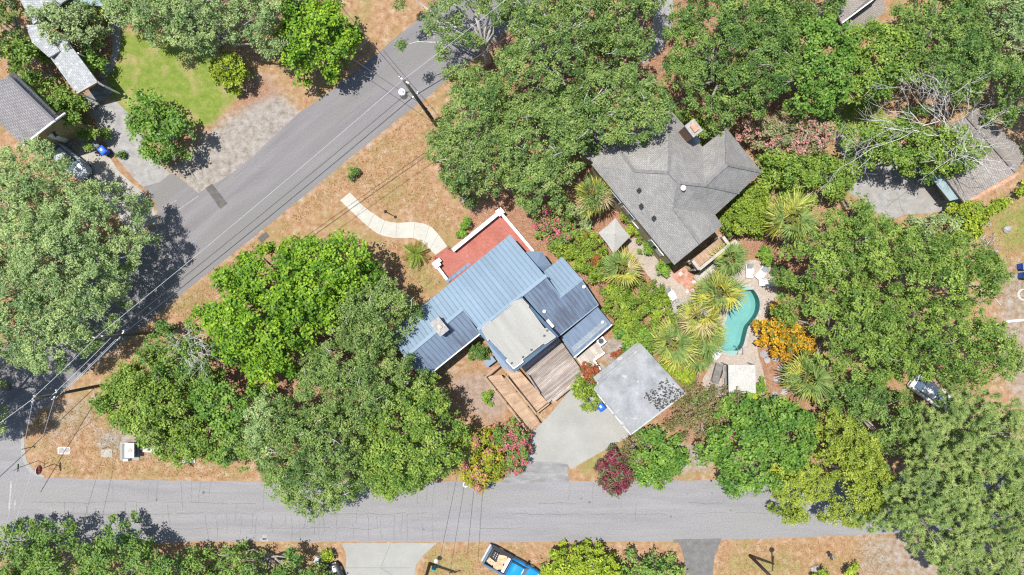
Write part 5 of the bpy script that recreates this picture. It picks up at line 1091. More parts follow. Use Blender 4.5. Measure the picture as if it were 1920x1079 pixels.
def wheelie(label, px, py, rz, mat, lidm):
    b = W(px, py); t = thing('wheelie_bin', label, 'bin', b, 'wheelie bins'); R = Matrix.Rotation(rz, 3, 'Z')
    V = [b + R @ Vector((x * s, y * s2, z)) for z, s, s2 in ((.06, .25, .29), (1.0, .32, .38)) for x, y in ((-1, -1), (1, -1), (1, 1), (-1, 1))]
    mesh('body', V, [(3, 2, 1, 0), (4, 5, 6, 7)] + [(i, (i + 1) % 4, 4 + (i + 1) % 4, 4 + i) for i in range(4)], mat, t)
    V = [b + R @ Vector((x * s, y * s2, z)) for z, s, s2 in ((1.0, .35, .42), (1.06, .35, .42), (1.13, .24, .30)) for x, y in ((-1, -1), (1, -1), (1, 1), (-1, 1))]
    lid_ = mesh('lid', V, [(3, 2, 1, 0), (8, 9, 10, 11)] + [(4 * k + i, 4 * k + (i + 1) % 4, 4 * k + 4 + (i + 1) % 4, 4 * k + 4 + i) for k in (0, 1) for i in range(4)], lidm, t)
    mb = MB(); mb.box(b + R @ Vector((0, .05, 1.14)), .2, .26, .02, rz); mb.build('label_plate', M['sign_white'], lid_)
    mb = MB(); mb.tube([b + R @ Vector((-.3, -.44, .95)), b + R @ Vector((.3, -.44, .95))], .025, 6); mb.build('handle', M['black'], t)
    for s in (-1, 1): mb = MB(); mb.tube([b + R @ Vector((s * .24, -.33, .12)), b + R @ Vector((s * .31, -.33, .12))], .12, 12); mb.build('wheel', M['black'], t)
wheelie('blue wheelie bin at the edge of the gravel drive on the left', 203, 286, .7, M['bin_blue'], M['bin_blue'])
wheelie('grey wheelie bin next to the blue bin by the gravel drive', 189, 276, .7, M['bin_grey'], M['bin_grey'])
wheelie('upper of two blue wheelie bins at the right edge', 1911, 500, 1.6, M['bin_blue'], M['bin_blue'])
wheelie('lower of two blue wheelie bins at the right edge', 1913, 517, 1.5, M['bin_blue'], M['bin_blue'])
wheelie('blue bin tucked against the garage wall behind the berry shrub', 1124, 760, .65, M['bin_blue'], M['bin_blue'])
mbx = thing('mailbox', 'small dark mailbox on a post in the dry verge at the bottom right', 'mailbox', W(1549, 1036)); b = W(1549, 1036); beam('post', b, b + Vector((0, 0, 1.0)), .1, .1, M['bark_brown'], mbx, up=(1, 0, 0)); mb = MB(); mb.box(b + Vector((0, 0, 1.12)), .28, .55, .28, .3); mb.build('box', M['dark_metal'], mbx); mb = MB(); mb.box(b + Vector((.1, -.05, 1.27)), .06, .5, .03, .3); mb.build('lid_edge', M['steel'], mbx)
mbx = thing('mailbox', 'grey boxy mailbox beside the leafy shrub left of the bottom driveway', 'mailbox', W(600, 1043)); b = W(600, 1043); mb = MB(); mb.box(b + Vector((0, 0, .5)), .55, .75, 1.0, -.4); mb.build('pillar', M['stone'], mbx); mb = MB(); mb.box(b + Vector((0, 0, 1.1)), .42, .7, .3, -.4); mb.build('box', M['car_silver'], mbx); mb = MB(); mb.box(b + Vector((.12, -.22, 1.27)), .22, .2, .04, -.4); mb.build('label_plate', M['sign_white'], mbx)
for i, (x, y, s, lab) in enumerate(((1887, 430, .42, 'pale grey boulder on the grass near the right edge'), (1852, 420, .3, 'smaller grey stone beside the hedge at the right edge'), (1866, 471, .25, 'low grey stone in the patchy grass at the right'), (1528, 1067, .5, 'flat pale stone between two shrubs at the bottom right'))):
    rr = random.Random(i + 40); bm = bmesh.new(); bmesh.ops.create_icosphere(bm, subdivisions=2, radius=s)
    for v_ in bm.verts: v_.co *= rr.uniform(.8, 1.12); v_.co.z *= .65
    b = W(x, y); V = [v_.co + b + Vector((0, 0, s * .35)) for v_ in bm.verts]; F = [tuple(q.index for q in f.verts) for f in bm.faces]; bm.free(); props(mesh('boulder', V, F, M['stone']), lab, 'stone')
br = thing('brush_pile', 'pile of dry pale twigs on the grass at the right', 'brush pile', W(1850, 453)); rr = random.Random(3)
for k in range(40): a = W(1850, 453) + Vector((rr.uniform(-.6, .6), rr.uniform(-.6, .6), rr.uniform(.05, .4))); d = Vector((rr.uniform(-1, 1), rr.uniform(-1, 1), rr.uniform(-.1, .2))).normalized() * rr.uniform(.4, .9); beam('twig', a - d / 2, a + d / 2, .03, .03, M['bark_pale'] if k % 2 else M['bark_brown'], br)
lt = thing('fallen_branch', 'pale fallen branch lying across the bare patch at the right', 'branch', W(1862, 555)); beam('stick', W(1852, 545, .05), W(1876, 572, .05), .07, .06, M['bark_pale'], lt); beam('stick', W(1824, 534, .08), W(1850, 552, .05), .05, .05, M['bark_pale'], lt)
sp_ = thing('white_pipe', 'white pipe lying beyond the crown at the right edge', 'pipe', W(1905, 601)); mb = MB(); mb.tube([W(1886, 604, .6), W(1900, 602, .6), W(1960, 598, .6)], .12, 10); mb.build('tube', M['white_paint'], sp_)
hs = thing('garden_hose', 'coiled pale garden hose on the ground at the right edge', 'hose', W(1914, 553)); mb = MB(); c = W(1916, 553, .05)
mb.tube([c + Vector((.5 * math.cos(t) * (1 - t * .012), .6 * math.sin(t) * (1 - t * .012), .01 * t)) for t in [i * .5 for i in range(40)]], .03, 5, False); mb.build('coil', M['white_plastic'], hs)

# ------------------------------------------------------------------ vehicles
def wheels(t, g, xs, half, r=.34):
    for x in xs:
        for s in (-1, 1):
            mb = MB(); mb.tube([g(x, s * (half - .24), r), g(x, s * half, r)], r, 18); w = mb.build('wheel', M['black'], t); mb = MB(); mb.tube([g(x, s * (half - .02), r), g(x, s * (half + .015), r)], r * .6, 14); mb.build('rim', M['steel'], w)
def loft(t, g, sections, name, mat):
    """sections: (x, half width, z low, z high) along the body"""
    V = []; F = []; m = 8
    for x, w, z0, z1 in sections:
        for y, z in ((-w, z0), (-w * 1.02, (z0 + z1) / 2), (-w * .96, z1 - .06), (-w * .82, z1), (w * .82, z1), (w * .96, z1 - .06), (w * 1.02, (z0 + z1) / 2), (w, z0)): V.append(g(x, y, z))
    for i in range(len(sections) - 1):
        for j in range(m): F.append((i * m + j, i * m + (j + 1) % m, (i + 1) * m + (j + 1) % m, (i + 1) * m + j))
    k = (len(sections) - 1) * m; F += [tuple(range(m)), tuple(reversed(range(k, k + m)))]
    return mesh(name, V, F, mat, t, True)
def car(label, px, py, rz, mat, group='parked cars'):
    b = W(px, py); R = Matrix.Rotation(rz, 3, 'Z'); g = lambda x, y, z: b + R @ Vector((x, y, z)); t = thing('parked_car', label, 'car', b, group)
    loft(t, g, [(-2.25, .70, .35, .80), (-2.1, .84, .28, .92), (-1.3, .90, .25, .98), (0, .91, .25, .96), (1.1, .90, .25, .93), (1.9, .84, .28, .80), (2.25, .66, .35, .66)], 'body', mat)
    loft(t, g, [(-1.9, .66, .9, .96), (-1.25, .66, .9, 1.40), (.15, .66, .9, 1.43), (.95, .68, .88, .94)], 'glasshouse', M['glass']); loft(t, g, [(-1.3, .63, 1.36, 1.43), (-.9, .65, 1.38, 1.47), (-.1, .65, 1.39, 1.48), (.2, .62, 1.38, 1.44)], 'roof', mat)
    wheels(t, g, (-1.38, 1.38), .9)
    for s in (-1, 1):
        beam('side_mirror', g(.75, s * .92, .98), g(.75, s * 1.06, .98), .16, .12, mat, t); mb = MB(); mb.box(g(2.15, s * .52, .62), .14, .32, .12, rz); mb.build('headlight', M['white_plastic'], t); mb = MB(); mb.box(g(-2.18, s * .58, .75), .1, .28, .14, rz); mb.build('tail_light', M['sign_red'], t)
    return t
car('white car parked beneath the trees at the right, windscreen showing', 1738, 734, math.radians(-35), M['car_white'])
car('silver car on the concrete drive, mostly under the left oak', 139, 306, math.radians(-40), M['car_silver'])
car('dark car at the bottom edge left of the concrete driveway', 636, 1092, math.radians(112), M['car_dark'])
tk = thing('pickup_truck', 'blue pickup truck with cardboard in its open bed at the bottom edge', 'pickup truck', W(958, 1056))
ang = math.atan2(-.477, .88); b = W(960, 1058); R = Matrix.Rotation(ang, 3, 'Z'); g = lambda x, y, z: b + R @ Vector((x, y, z))
for s in (-1, 1):
    beam('bed_side', g(-2.75, s * .95, .88), g(-.45, s * .95, .88), .14, .62, M['truck_steel'], tk); beam('bed_rail', g(-2.78, s * .95, 1.21), g(-.45, s * .95, 1.21), .18, .06, M['black'] if s > 0 else M['truck_steel'], tk)
beam('tailgate', g(-2.8, -.98, .88), g(-2.8, .98, .88), .12, .62, M['truck_steel'], tk); beam('bumper', g(-2.98, -.95, .55), g(-2.98, .95, .55), .2, .2, M['steel'], tk)
mb = MB(); mb.box(g(-1.6, 0, .62), 2.35, 1.8, .08, ang); mb.build('bed_floor', M['dark_metal'], tk); mb = MB(); mb.box(g(-1.15, 0, .5), 3.4, 1.5, .3, ang); mb.build('chassis', M['black'], tk)
loft(tk, g, [(-.45, .95, .35, 1.15), (.4, .97, .32, 1.16), (1.3, .97, .32, 1.15), (2.4, .93, .35, 1.10), (2.8, .82, .42, .95)], 'cab_body', M['truck_blue']); loft(tk, g, [(-.42, .80, 1.1, 1.72), (.2, .82, 1.1, 1.78), (.95, .80, 1.1, 1.74), (1.5, .84, 1.08, 1.2)], 'glasshouse', M['glass'])
loft(tk, g, [(-.40, .76, 1.68, 1.78), (.0, .80, 1.7, 1.84), (.8, .80, 1.7, 1.83), (1.02, .74, 1.68, 1.76)], 'cab_roof', M['truck_blue']); wheels(tk, g, (-1.75, 1.85), .98, .38)
for s in (-1, 1): beam('side_mirror', g(1.1, s * .98, 1.2), g(1.1, s * 1.2, 1.2), .2, .2, M['black'], tk)
for i, (x, y, z, sx, sy, rz_, m, nm, lab) in enumerate(((-2.1, .35, .95, .62, .75, .1, 'black', 'plastic_crate', 'black crate in the pickup bed'), (-1.3, .3, .92, .9, .8, .3, 'cardboard', 'cardboard_sheet', 'large cardboard sheet behind the cab of the pickup'), (-2.2, -.45, .9, .7, .5, -.2, 'cardboard', 'cardboard_sheet', 'small torn cardboard sheet by the pickup tailgate'), (-1.35, -.45, .95, 1.0, .8, .6, 'cardboard', 'cardboard_sheet', 'crumpled cardboard on the lower side of the pickup bed'), (-.7, 0, 1.02, .3, 1.6, 0, 'white_plastic', 'tool_box', 'pale tool box across the pickup bed behind the cab'))):
    mb = MB(); mb.box(g(x, y, z - .12), sx, sy, .42 if 'sheet' not in nm else .34, ang + rz_); o = props(mb.build(nm, M[m]), lab, nm.split('_')[-1] if nm != 'cardboard_sheet' else 'cardboard', 'load in the pickup bed')
    if nm == 'plastic_crate':
        for k in range(6): mb = MB(); p = g(x + (k % 2 - .5) * .25, y + (k // 2 - 1) * .22, z + .10); mb.tube([p, p + Vector((0, 0, .03))], .04, 8); mb.build('cap', M['sign_white'], o)
    if nm == 'cardboard_sheet':
        mb = MB(); mb.box(g(x + .1, y - .1, z + .10), sx * .7, sy * .5, .03, ang + rz_ + .4, Matrix.Rotation(ang + rz_ + .4, 3, 'Z') @ Matrix.Rotation(.2, 3, 'X')); mb.build('flap', M['cardboard'], o)
#PLANTS#
# ------------------------------------------------------------------ palms
def frond_mesh(name, c1, c2, seed, pinnate=False):
    rng = np.random.default_rng(seed); Q = []; C = []; c1 = np.array(c1); c2 = np.array(c2)
    def seg(p, q, w, up=(0, 0, 1), c=None):
        p = np.array(p, float); q = np.array(q, float); d = q - p; s = np.cross(d, up); s = s / max(np.linalg.norm(s), 1e-6) * w / 2
        Q.append([p - s * .6, p + d * .4 - s, q, p + d * .4 + s]); C.append(c if c is not None else c1 + (c2 - c1) * rng.uniform(0, 1.1))
    if not pinnate:
        for k in range(3): seg((k * .3, 0, -.04 * k * k * .3), ((k + 1) * .3 + .05, 0, -.04 * (k + 1) ** 2 * .3), .09, c=np.array((.20, .22, .05)))
        o = np.array((.85, 0, -.1)); n = 20
        for k in range(n):
            a = math.radians(-118 + 236 * k / (n - 1)) + rng.normal(0, .03); L = (1.30 - .30 * abs(a) / 2) * rng.uniform(.85, 1.1)
            d = np.array((math.cos(a), math.sin(a), 0)); m = o + d * L * .55 + np.array((0, 0, .05 - .10 * abs(math.sin(a)))); e = o + d * L + np.array((0, 0, -.28 - rng.uniform(0, .3))); nrm = (rng.normal(0, .6), rng.normal(0, .6), 1)
            c = c1 + (c2 - c1) * rng.uniform(0, 1.1); seg(o, m + (m - o) * .25, .13, nrm, c); seg(o + (m - o) * .62, e, .085, nrm, c * .96)
    else:
        n = 16; P = [np.array((1.35 * t, 0, .45 * t - .85 * t * t)) for t in np.linspace(0, 1, n)]
        for i in range(n - 1):
            seg(P[i], P[i + 1] * 1.0, .035, c=np.array((.13, .15, .03)))
            if i > 1:
                for s in (-1, 1): seg(P[i], P[i] + np.array((.14, s * .22 * math.sin(math.pi * (i + 2) / (n + 3)) + s * .05, .06)), .11)
    Q = np.array(Q); o = quad_mesh(name, Q, np.clip(np.array(C), .005, .9), M['leaf_matte'], None); me = o.data; bpy.data.objects.remove(o); return me
FR = {'green': [frond_mesh('fan_frond', (.115, .200, .050), (.250, .340, .105), s) for s in (1, 2, 3)], 'lime': [frond_mesh('fan_frond', (.235, .285, .055), (.470, .480, .120), s) for s in (4, 5, 6)],
      'yellow': [frond_mesh('fan_frond', (.38, .36, .055), (.60, .54, .12), s) for s in (7, 8)], 'tan': [frond_mesh('fan_frond', (.40, .31, .15), (.58, .48, .29), s) for s in (9,)], 'sago': [frond_mesh('feather_frond', (.12, .22, .03), (.28, .36, .06), s, True) for s in (10, 11)], 'sagobrown': [frond_mesh('feather_frond', (.20, .11, .04), (.30, .19, .06), 12, True)]}
def palm(label, px, py, r, h, mix, n, seed, name='fan_palm', sago=False):
    """px, py is where the crown shows in the photograph, h its height"""
    c = W(px, py, h); b = Vector((c.x, c.y, 0)); t = thing(name, label, 'palm', b, 'palms in the gardens'); rr = random.Random(seed)
    mb = MB(); mb.tube([b + Vector((0, 0, -.1)), b + Vector((.05, .05, h * .5)), Vector((c.x, c.y, h))], [.24, .2, .22] if not sago else [.16, .16, .14], 10); mb.build('trunk', M['bark_palm'], t, True)
    sc = r / (2.0 if not sago else 1.3); n = n if sago else int(n * .72)
    for i in range(n):
        f = i / n; kind = rr.choices(list(mix), list(mix.values()))[0]
        if f < .3 and 'lime' in mix and rr.random() < .5: kind = 'green' if 'green' in mix else kind
        if sago and f > .7: kind = 'sagobrown'
        pitch = math.radians(70 - 105 * f ** .8 + rr.uniform(-18, 18)) if not sago else math.radians(50 - 60 * f + rr.uniform(-5, 5))
        az = i * 2.39996 + rr.uniform(-.25, .25); roll = rr.uniform(-.8, .8); s = sc * rr.uniform(.7, 1.15)
        o = bpy.data.objects.new('frond', rr.choice(FR[kind])); Mx = (Matrix.Rotation(az, 3, 'Z') @ Matrix.Rotation(-pitch, 3, 'Y') @ Matrix.Rotation(roll, 3, 'X') @ Matrix.Scale(s, 3)).to_4x4(); Mx.translation = (0, 0, h + .1 * (1 - f)); o.matrix_basis = Mx; link(o, t)
    return t
palm('yellow-green fan palm against the upper tan wall of the shingle house', 1110, 366, 2.4, 4.2, {'green': 4, 'lime': 6, 'yellow': 2, 'tan': 1}, 34, 1)
palm('yellow-tipped fan palm just below the square parasol', 1166, 503, 2.1, 3.4, {'green': 4, 'lime': 4, 'yellow': 4, 'tan': 1}, 34, 2)
palm('dark green fan palm beside the lounge chairs at the pool head', 1369, 486, 1.9, 3.6, {'green': 8, 'lime': 1}, 24, 3)
palm('large yellow fan palm right of the shingle house roof', 1484, 412, 2.8, 5.2, {'green': 2, 'lime': 6, 'yellow': 5, 'tan': 1}, 40, 4)
palm('tall yellow fan palm hanging over the head of the pool', 1346, 548, 2.5, 5.4, {'green': 2, 'lime': 5, 'yellow': 6, 'tan': 1}, 44, 5)
palm('fan palm with a pale flower head left of the pool', 1312, 592, 2.3, 5.0, {'green': 2, 'lime': 5, 'yellow': 4, 'tan': 2}, 36, 6)
palm('green and yellow fan palm between the hedge and the garage roof', 1262, 645, 2.7, 4.6, {'green': 5, 'lime': 6, 'yellow': 3, 'tan': 1}, 40, 7)
palm('green fan palm over the lower left side of the pool', 1326, 630, 2.1, 4.2, {'green': 4, 'lime': 6, 'yellow': 2}, 36, 8)
palm('small fan palm at the foot of the palm row above the garage corner', 1310, 668, 2.0, 3.2, {'green': 3, 'lime': 6, 'yellow': 3}, 28, 9)
palm('pale green fan palm below the orange tree', 1513, 708, 2.5, 4.0, {'green': 4, 'lime': 6, 'yellow': 1}, 34, 10)
palm('dark fan palm tucked beside the bay of the pale tree at the upper left', 172, 22, 1.5, 2.4, {'green': 8, 'lime': 2}, 18, 11)
palm('single sago palm in a mulch ring on the dry front lawn', 778, 475, 1.5, .75, {'sago': 1}, 15, 12, 'sago_palm', True)
fh = MB(); rr = random.Random(2); c = W(1322, 583, 5.6)
for k in range(60): p = c + Vector((rr.gauss(0, .28), rr.gauss(0, .28), rr.uniform(-.2, .2))); fh.tube([c + Vector((0, 0, -.5)), p], [.02, .05], 4)
o = fh.build('flower_head', M['canvas'], bpy.data.objects.get('fan_palm.005'))
# ------------------------------------------------------------------ trees
def T(*a, **k): return tree(*a, **k)
T('live_oak', 'huge pale grey-green oak overhanging the road at the left edge', 'tree', 'oak_pale', 3.0, 9.5, [(-70, 300), (0, 283), (60, 266), (108, 280), (140, 318), (190, 345), (232, 362), (256, 395), (276, 440), (272, 478), (252, 510), (240, 548), (220, 590), (200, 622), (160, 652), (110, 690), (75, 702), (30, 675), (-40, 660), (-90, 560), (-90, 400)], 1, limbs=34)
T('live_oak', 'grey-green oak shading the top of the green lawn', 'tree', 'oak_pale', 3.0, 8.0, [(205, -60), (206, 20), (228, 48), (262, 52), (285, 84), (322, 68), (345, 100), (385, 100), (420, 66), (480, 78), (525, 88), (540, 40), (545, -60)], 2, tw=.15)
T('shade_tree', 'bright green tree on the verge above the gravel patch', 'tree', 'maple', 2.0, 6.0, [(530, 40), (560, 8), (600, 0), (640, 25), (664, 58), (668, 92), (650, 112), (620, 132), (592, 148), (556, 130), (528, 100)], 3)
T('round_tree', 'small round bright green tree on the corner of the green lawn', 'tree', 'lime', .8, 3.2, blob(433, 134, 33, 31, seed=4), 4, under=.3)
T('small_tree', 'dark green tree beside the gravel drive', 'tree', 'bright', 1.0, 4.6, [(248, 186), (290, 180), (318, 205), (362, 233), (370, 262), (345, 290), (312, 312), (282, 300), (256, 258), (252, 222)], 5, tw=.25)
T('pale_tree', 'pale silvery green tree between the roofs at the upper left', 'tree', 'silver', 1.5, 5.0, [(75, 30), (110, 10), (150, 10), (180, 40), (176, 82), (140, 94), (98, 82), (80, 58)], 6)
T('hedge_tree', 'dark olive tree in the top left corner', 'tree', 'oak_dark', 1.5, 5.5, [(-40, -30), (20, -20), (42, 15), (46, 62), (36, 118), (15, 138), (-40, 140)], 7)
T('hedge_tree', 'yellow-olive hedge tree between the left house and the carport', 'tree', 'olive', 1.0, 4.4, [(44, 90), (78, 98), (80, 145), (112, 172), (146, 178), (168, 205), (180, 240), (152, 254), (126, 236), (100, 214), (74, 182), (46, 160), (36, 122)], 8)
T('sapling', 'small bright shrub tree inside the curve of the garden path', 'tree', 'bright', .4, 2.0, blob(182, 122, 19, 13, seed=9), 9, under=.2)
T('sapling', 'dark shaded shrub tree beneath the pale silvery tree', 'tree', 'oak_dark', .4, 2.2, blob(182, 82, 22, 34, seed=10), 10, under=.3)  # dark foliage stands in for a patch of shade under the pale tree
OK = 'oak'
T('live_oak', 'oak at the far left edge below the huge pale oak', 'tree', 'oak_pale', 4.0, 10.0, [(-190, 690), (-60, 660), (-12, 700), (-8, 770), (-60, 830), (-190, 820)], 95)
T('live_oak', 'sparse oak limb reaching over the road at the top', 'tree', 'oak', 5.0, 8.5, [(735, -40), (765, 20), (790, 25), (755, 78), (760, 112), (792, 96), (800, 140), (832, 130), (850, 92), (890, 100), (905, 60), (945, 40), (975, -40)], 11, dens=.6, tw=.4, base=(915, 118), under=.4)
T('live_oak', 'oak with pale limbs at the top centre beside the road', 'tree', OK, 3.5, 9.5, [(945, -50), (1120, -50), (1148, 50), (1130, 130), (1100, 195), (1010, 205), (935, 180), (925, 120), (955, 60)], 12, tw=.2)
T('live_oak', 'dense oak at the edge of the dry front lawn', 'tree', OK, 2.0, 8.0, [(835, 140), (880, 122), (935, 150), (958, 200), (962, 260), (950, 330), (920, 368), (872, 374), (832, 350), (806, 310), (800, 262), (828, 222), (850, 180)], 13)
T('live_oak', 'oak in the middle of the grove above the pink shrub', 'tree', OK, 3.0, 9.0, [(960, 195), (1095, 185), (1125, 235), (1108, 272), (1090, 312), (1068, 352), (1048, 388), (1000, 390), (958, 352), (945, 290)], 14, tw=.2)
T('live_oak', 'oak spreading over the upper left corner of the shingle roof', 'tree', OK, 6.5, 10.5, [(1090, 160), (1180, 132), (1238, 160), (1256, 215), (1246, 248), (1190, 262), (1150, 268), (1108, 250)], 15, tw=.2, base=(1080, 250))
T('live_oak', 'oak behind the shingle house at the top centre', 'tree', OK, 4.0, 9.5, [(1120, -50), (1245, -50), (1232, 40), (1212, 105), (1170, 140), (1130, 112)], 16, tw=.2)
T('live_oak', 'broad dark oak above the chimney of the shingle house', 'tree', 'oak_dark', 3.5, 10.0, [(1262, 20), (1300, -40), (1430, -40), (1480, 30), (1490, 120), (1470, 200), (1400, 226), (1330, 236), (1285, 212), (1240, 170), (1250, 100)], 17)
T('shade_tree', 'fresh bright green tree at the top between darker crowns', 'tree', 'bright', 3.0, 9.0, [(1482, 40), (1540, 46), (1588, 80), (1592, 150), (1570, 198), (1520, 220), (1470, 216), (1458, 150), (1468, 90)], 18)
T('shade_tree', 'yellowish dark green tree above the strip of grass', 'tree', 'olive', 3.0, 8.5, [(1592, 60), (1642, 52), (1690, 80), (1690, 150), (1650, 188), (1600, 190), (1576, 150)], 19)
T('shade_tree', 'dark green tree behind the bare white branches', 'tree', 'oak_dark', 3.0, 9.0, [(1662, 20), (1720, -30), (1800, -30), (1838, 60), (1840, 150), (1800, 202), (1722, 205), (1680, 150)], 20)
T('willow_tree', 'feathery yellow-green tree in the top right corner', 'tree', 'oak_pale', 3.0, 9.0, [(1805, -50), (1980, -50), (1980, 130), (1885, 142), (1825, 100)], 21)
T('shade_tree', 'dark green tree at the right edge above the awning house', 'tree', 'oak_dark', 3.0, 8.5, [(1825, 112), (1980, 125), (1980, 270), (1900, 250), (1850, 215), (1825, 180)], 22)
T('shade_tree', 'dark crown at the very top between the grove and the white fascia', 'tree', 'oak_dark', 4.0, 9.0, [(1430, -60), (1560, -60), (1556, 35), (1500, 48), (1450, 20)], 23)
T('shade_tree', 'green tree leaning over the drive beside the awning house', 'tree', 'olive', 2.5, 7.0, [(1590, 250), (1660, 232), (1722, 242), (1795, 258), (1832, 288), (1806, 318), (1752, 322), (1690, 322), (1632, 314), (1594, 286)], 24)
T('crape_myrtle', 'faded pink crape myrtle right of the shingle roof', 'tree', 'crape_faded', 1.5, 5.0, [(1390, 232), (1450, 215), (1540, 225), (1555, 268), (1530, 298), (1445, 290), (1412, 262)], 25)
T('garden_tree', 'yellow-green bushy tree below the faded pink crape myrtle', 'tree', 'olive', 1.0, 4.2, [(1425, 280), (1500, 295), (1585, 298), (1592, 360), (1545, 378), (1455, 368), (1430, 330)], 26)
T('garden_tree', 'leafy yellow-green shrub tree at the right corner of the shingle roof', 'tree', 'hedge', .6, 3.4, [(1388, 352), (1428, 348), (1442, 400), (1432, 440), (1382, 446), (1350, 428), (1364, 388)], 27)
QT = [('upper left', [(1560, 402), (1620, 402), (1680, 434), (1682, 490), (1620, 545), (1540, 560), (1480, 535), (1466, 485), (1508, 432)]), ('upper right', [(1672, 430), (1760, 440), (1832, 466), (1864, 505), (1842, 560), (1760, 580), (1680, 572), (1632, 530), (1650, 460)]), ('lower left', [(1478, 535), (1580, 540), (1660, 560), (1692, 620), (1682, 690), (1620, 722), (1560, 702), (1512, 662), (1520, 615), (1468, 590)]), ('lower right', [(1680, 560), (1780, 558), (1850, 588), (1884, 630), (1872, 690), (1800, 722), (1765, 718), (1722, 708), (1668, 700), (1660, 630)])]
for i, (w, p) in enumerate(QT): T('live_oak', w + ' crown of the four big oaks right of the pool', 'tree', 'oak_big', 3.0, 9.5 + .5 * (i % 2), p, 28 + i)
T('small_tree', 'silvery green shrub tree below the concrete drive at right', 'tree', 'silver', 1.5, 4.6, [(1684, 414), (1730, 404), (1775, 412), (1772, 444), (1720, 446), (1686, 430)], 32)
T('small_tree', 'yellow-green shrub tree at the end of the brick strip', 'tree', 'lime', .8, 3.4, [(1772, 398), (1810, 380), (1845, 392), (1842, 430), (1800, 446), (1770, 428)], 33)
T('small_tree', 'green shrub tree beside the drive above the big oaks', 'tree', 'mid', 1.0, 4.0, [(1578, 378), (1612, 382), (1645, 408), (1640, 430), (1590, 425), (1566, 400)], 34)
T('orange_tree', 'vivid orange-leaved small tree beside the pool', 'tree', 'orange', 1.2, 4.2, [(1446, 564), (1472, 580), (1492, 610), (1514, 642), (1512, 666), (1474, 674), (1440, 654), (1424, 624), (1436, 592)], 35)
T('shade_tree', 'bright green tree hanging over the street beside the yellow cedars', 'tree', 'bright', 2.5, 7.5, [(1318, 812), (1350, 762), (1420, 748), (1480, 752), (1522, 790), (1512, 850), (1472, 892), (1412, 918), (1388, 930), (1345, 895), (1318, 860)], 36)
T('cedar_tree', 'smaller yellow-green cedar with a lobe over the street', 'tree', 'cedar', 2.0, 6.5, [(1450, 860), (1500, 848), (1530, 878), (1538, 920), (1504, 940), (1508, 972), (1468, 976), (1458, 932), (1434, 900)], 37)
T('cedar_tree', 'larger yellow-green cedar with rounded tufts near the pines', 'tree', 'cedar', 2.5, 8.0, [(1524, 790), (1560, 768), (1612, 800), (1650, 858), (1672, 918), (1642, 950), (1602, 976), (1548, 976), (1534, 930), (1552, 880), (1520, 840)], 38)
T('shade_tree', 'dark green crown between the cedars and the white car', 'tree', 'oak_dark', 2.5, 7.5, [(1560, 715), (1640, 720), (1690, 735), (1706, 800), (1680, 850), (1630, 840), (1590, 790), (1548, 760)], 39)
T('pine_tree', 'pine crown beside the white car', 'tree', 'pine', 6.0, 11.0, [(1700, 800), (1745, 752), (1805, 730), (1870, 740), (1905, 800), (1890, 860), (1800, 880), (1720, 870), (1672, 850)], 40, limbs=18)
T('pine_tree', 'pine crown nearest the bottom verge', 'tree', 'pine', 6.0, 11.5, [(1690, 870), (1790, 866), (1830, 920), (1820, 1000), (1760, 1050), (1700, 1040), (1690, 980), (1610, 990), (1600, 950), (1660, 930)], 41, limbs=18)
T('pine_tree', 'pine crown in the bottom right corner', 'tree', 'pine', 6.0, 12.0, [(1800, 870), (1890, 856), (1985, 860), (1985, 1110), (1830, 1120), (1760, 1080), (1800, 1010)], 42, limbs=18)
T('scrub_tree', 'thin brownish tree beside the lower corner of the garage roof', 'tree', 'vine', 1.5, 4.6, [(1248, 762), (1296, 722), (1370, 732), (1402, 760), (1362, 802), (1300, 822), (1255, 802)], 43)
T('small_tree', 'small green tree by the street right of the red crape myrtle', 'tree', 'bright', .8, 3.6, [(1212, 800), (1250, 812), (1276, 838), (1282, 872), (1250, 896), (1204, 905), (1186, 872), (1192, 832)], 44)
T('scrub_tree', 'twiggy pale green tree against the driveway edge of the garage', 'tree', 'vine', .8, 3.2, [(1168, 828), (1200, 808), (1215, 830), (1200, 868), (1176, 862)], 45, tw=.8)
T('crape_myrtle', 'dark red crape myrtle at the street edge right of the driveway', 'tree', 'crape_red', .5, 2.8, blob(1153, 882, 32, 42, seed=46), 46, tw=.3)
T('crape_myrtle', 'yellow and pink crape myrtle left of the driveway mouth', 'tree', 'crape_yellow', .8, 3.8, [(846, 860), (868, 815), (905, 802), (935, 812), (944, 850), (940, 890), (912, 916), (880, 905)], 47)
T('crape_myrtle', 'green and pink crape myrtle touching the driveway mouth', 'tree', 'crape_pink', .8, 3.4, [(920, 815), (950, 800), (982, 800), (992, 835), (978, 880), (948, 890), (928, 860)], 48)
T('maple_tree', 'large bright green maple between the road and the blue house', 'tree', 'maple', 2.5, 9.0, [(462, 478), (500, 456), (540, 458), (600, 450), (650, 446), (692, 462), (706, 490), (690, 528), (642, 600), (592, 640), (540, 702), (500, 722), (462, 690), (420, 662), (392, 622), (384, 582), (415, 548), (420, 515), (445, 495)], 49, limbs=30)
T('live_oak', 'grey-green oak touching the lower left corner of the blue roof', 'tree', 'oak', 3.0, 8.0, [(640, 545), (695, 512), (750, 524), (788, 558), (784, 602), (752, 640), (700, 672), (640, 650), (626, 600)], 50, tw=.15)
T('live_oak', 'green oak between the maple and the street trees', 'tree', 'oak', 3.0, 8.5, [(566, 690), (620, 640), (700, 650), (752, 668), (792, 700), (782, 742), (702, 800), (620, 792), (556, 752)], 51, tw=.15)
T('live_oak', 'olive green oak reaching furthest over the bottom street', 'tree', 'oak', 2.5, 8.5, [(478, 770), (530, 742), (620, 750), (690, 800), (702, 860), (680, 908), (662, 934), (602, 962), (552, 940), (508, 902), (482, 850), (468, 802)], 52, tw=.2)
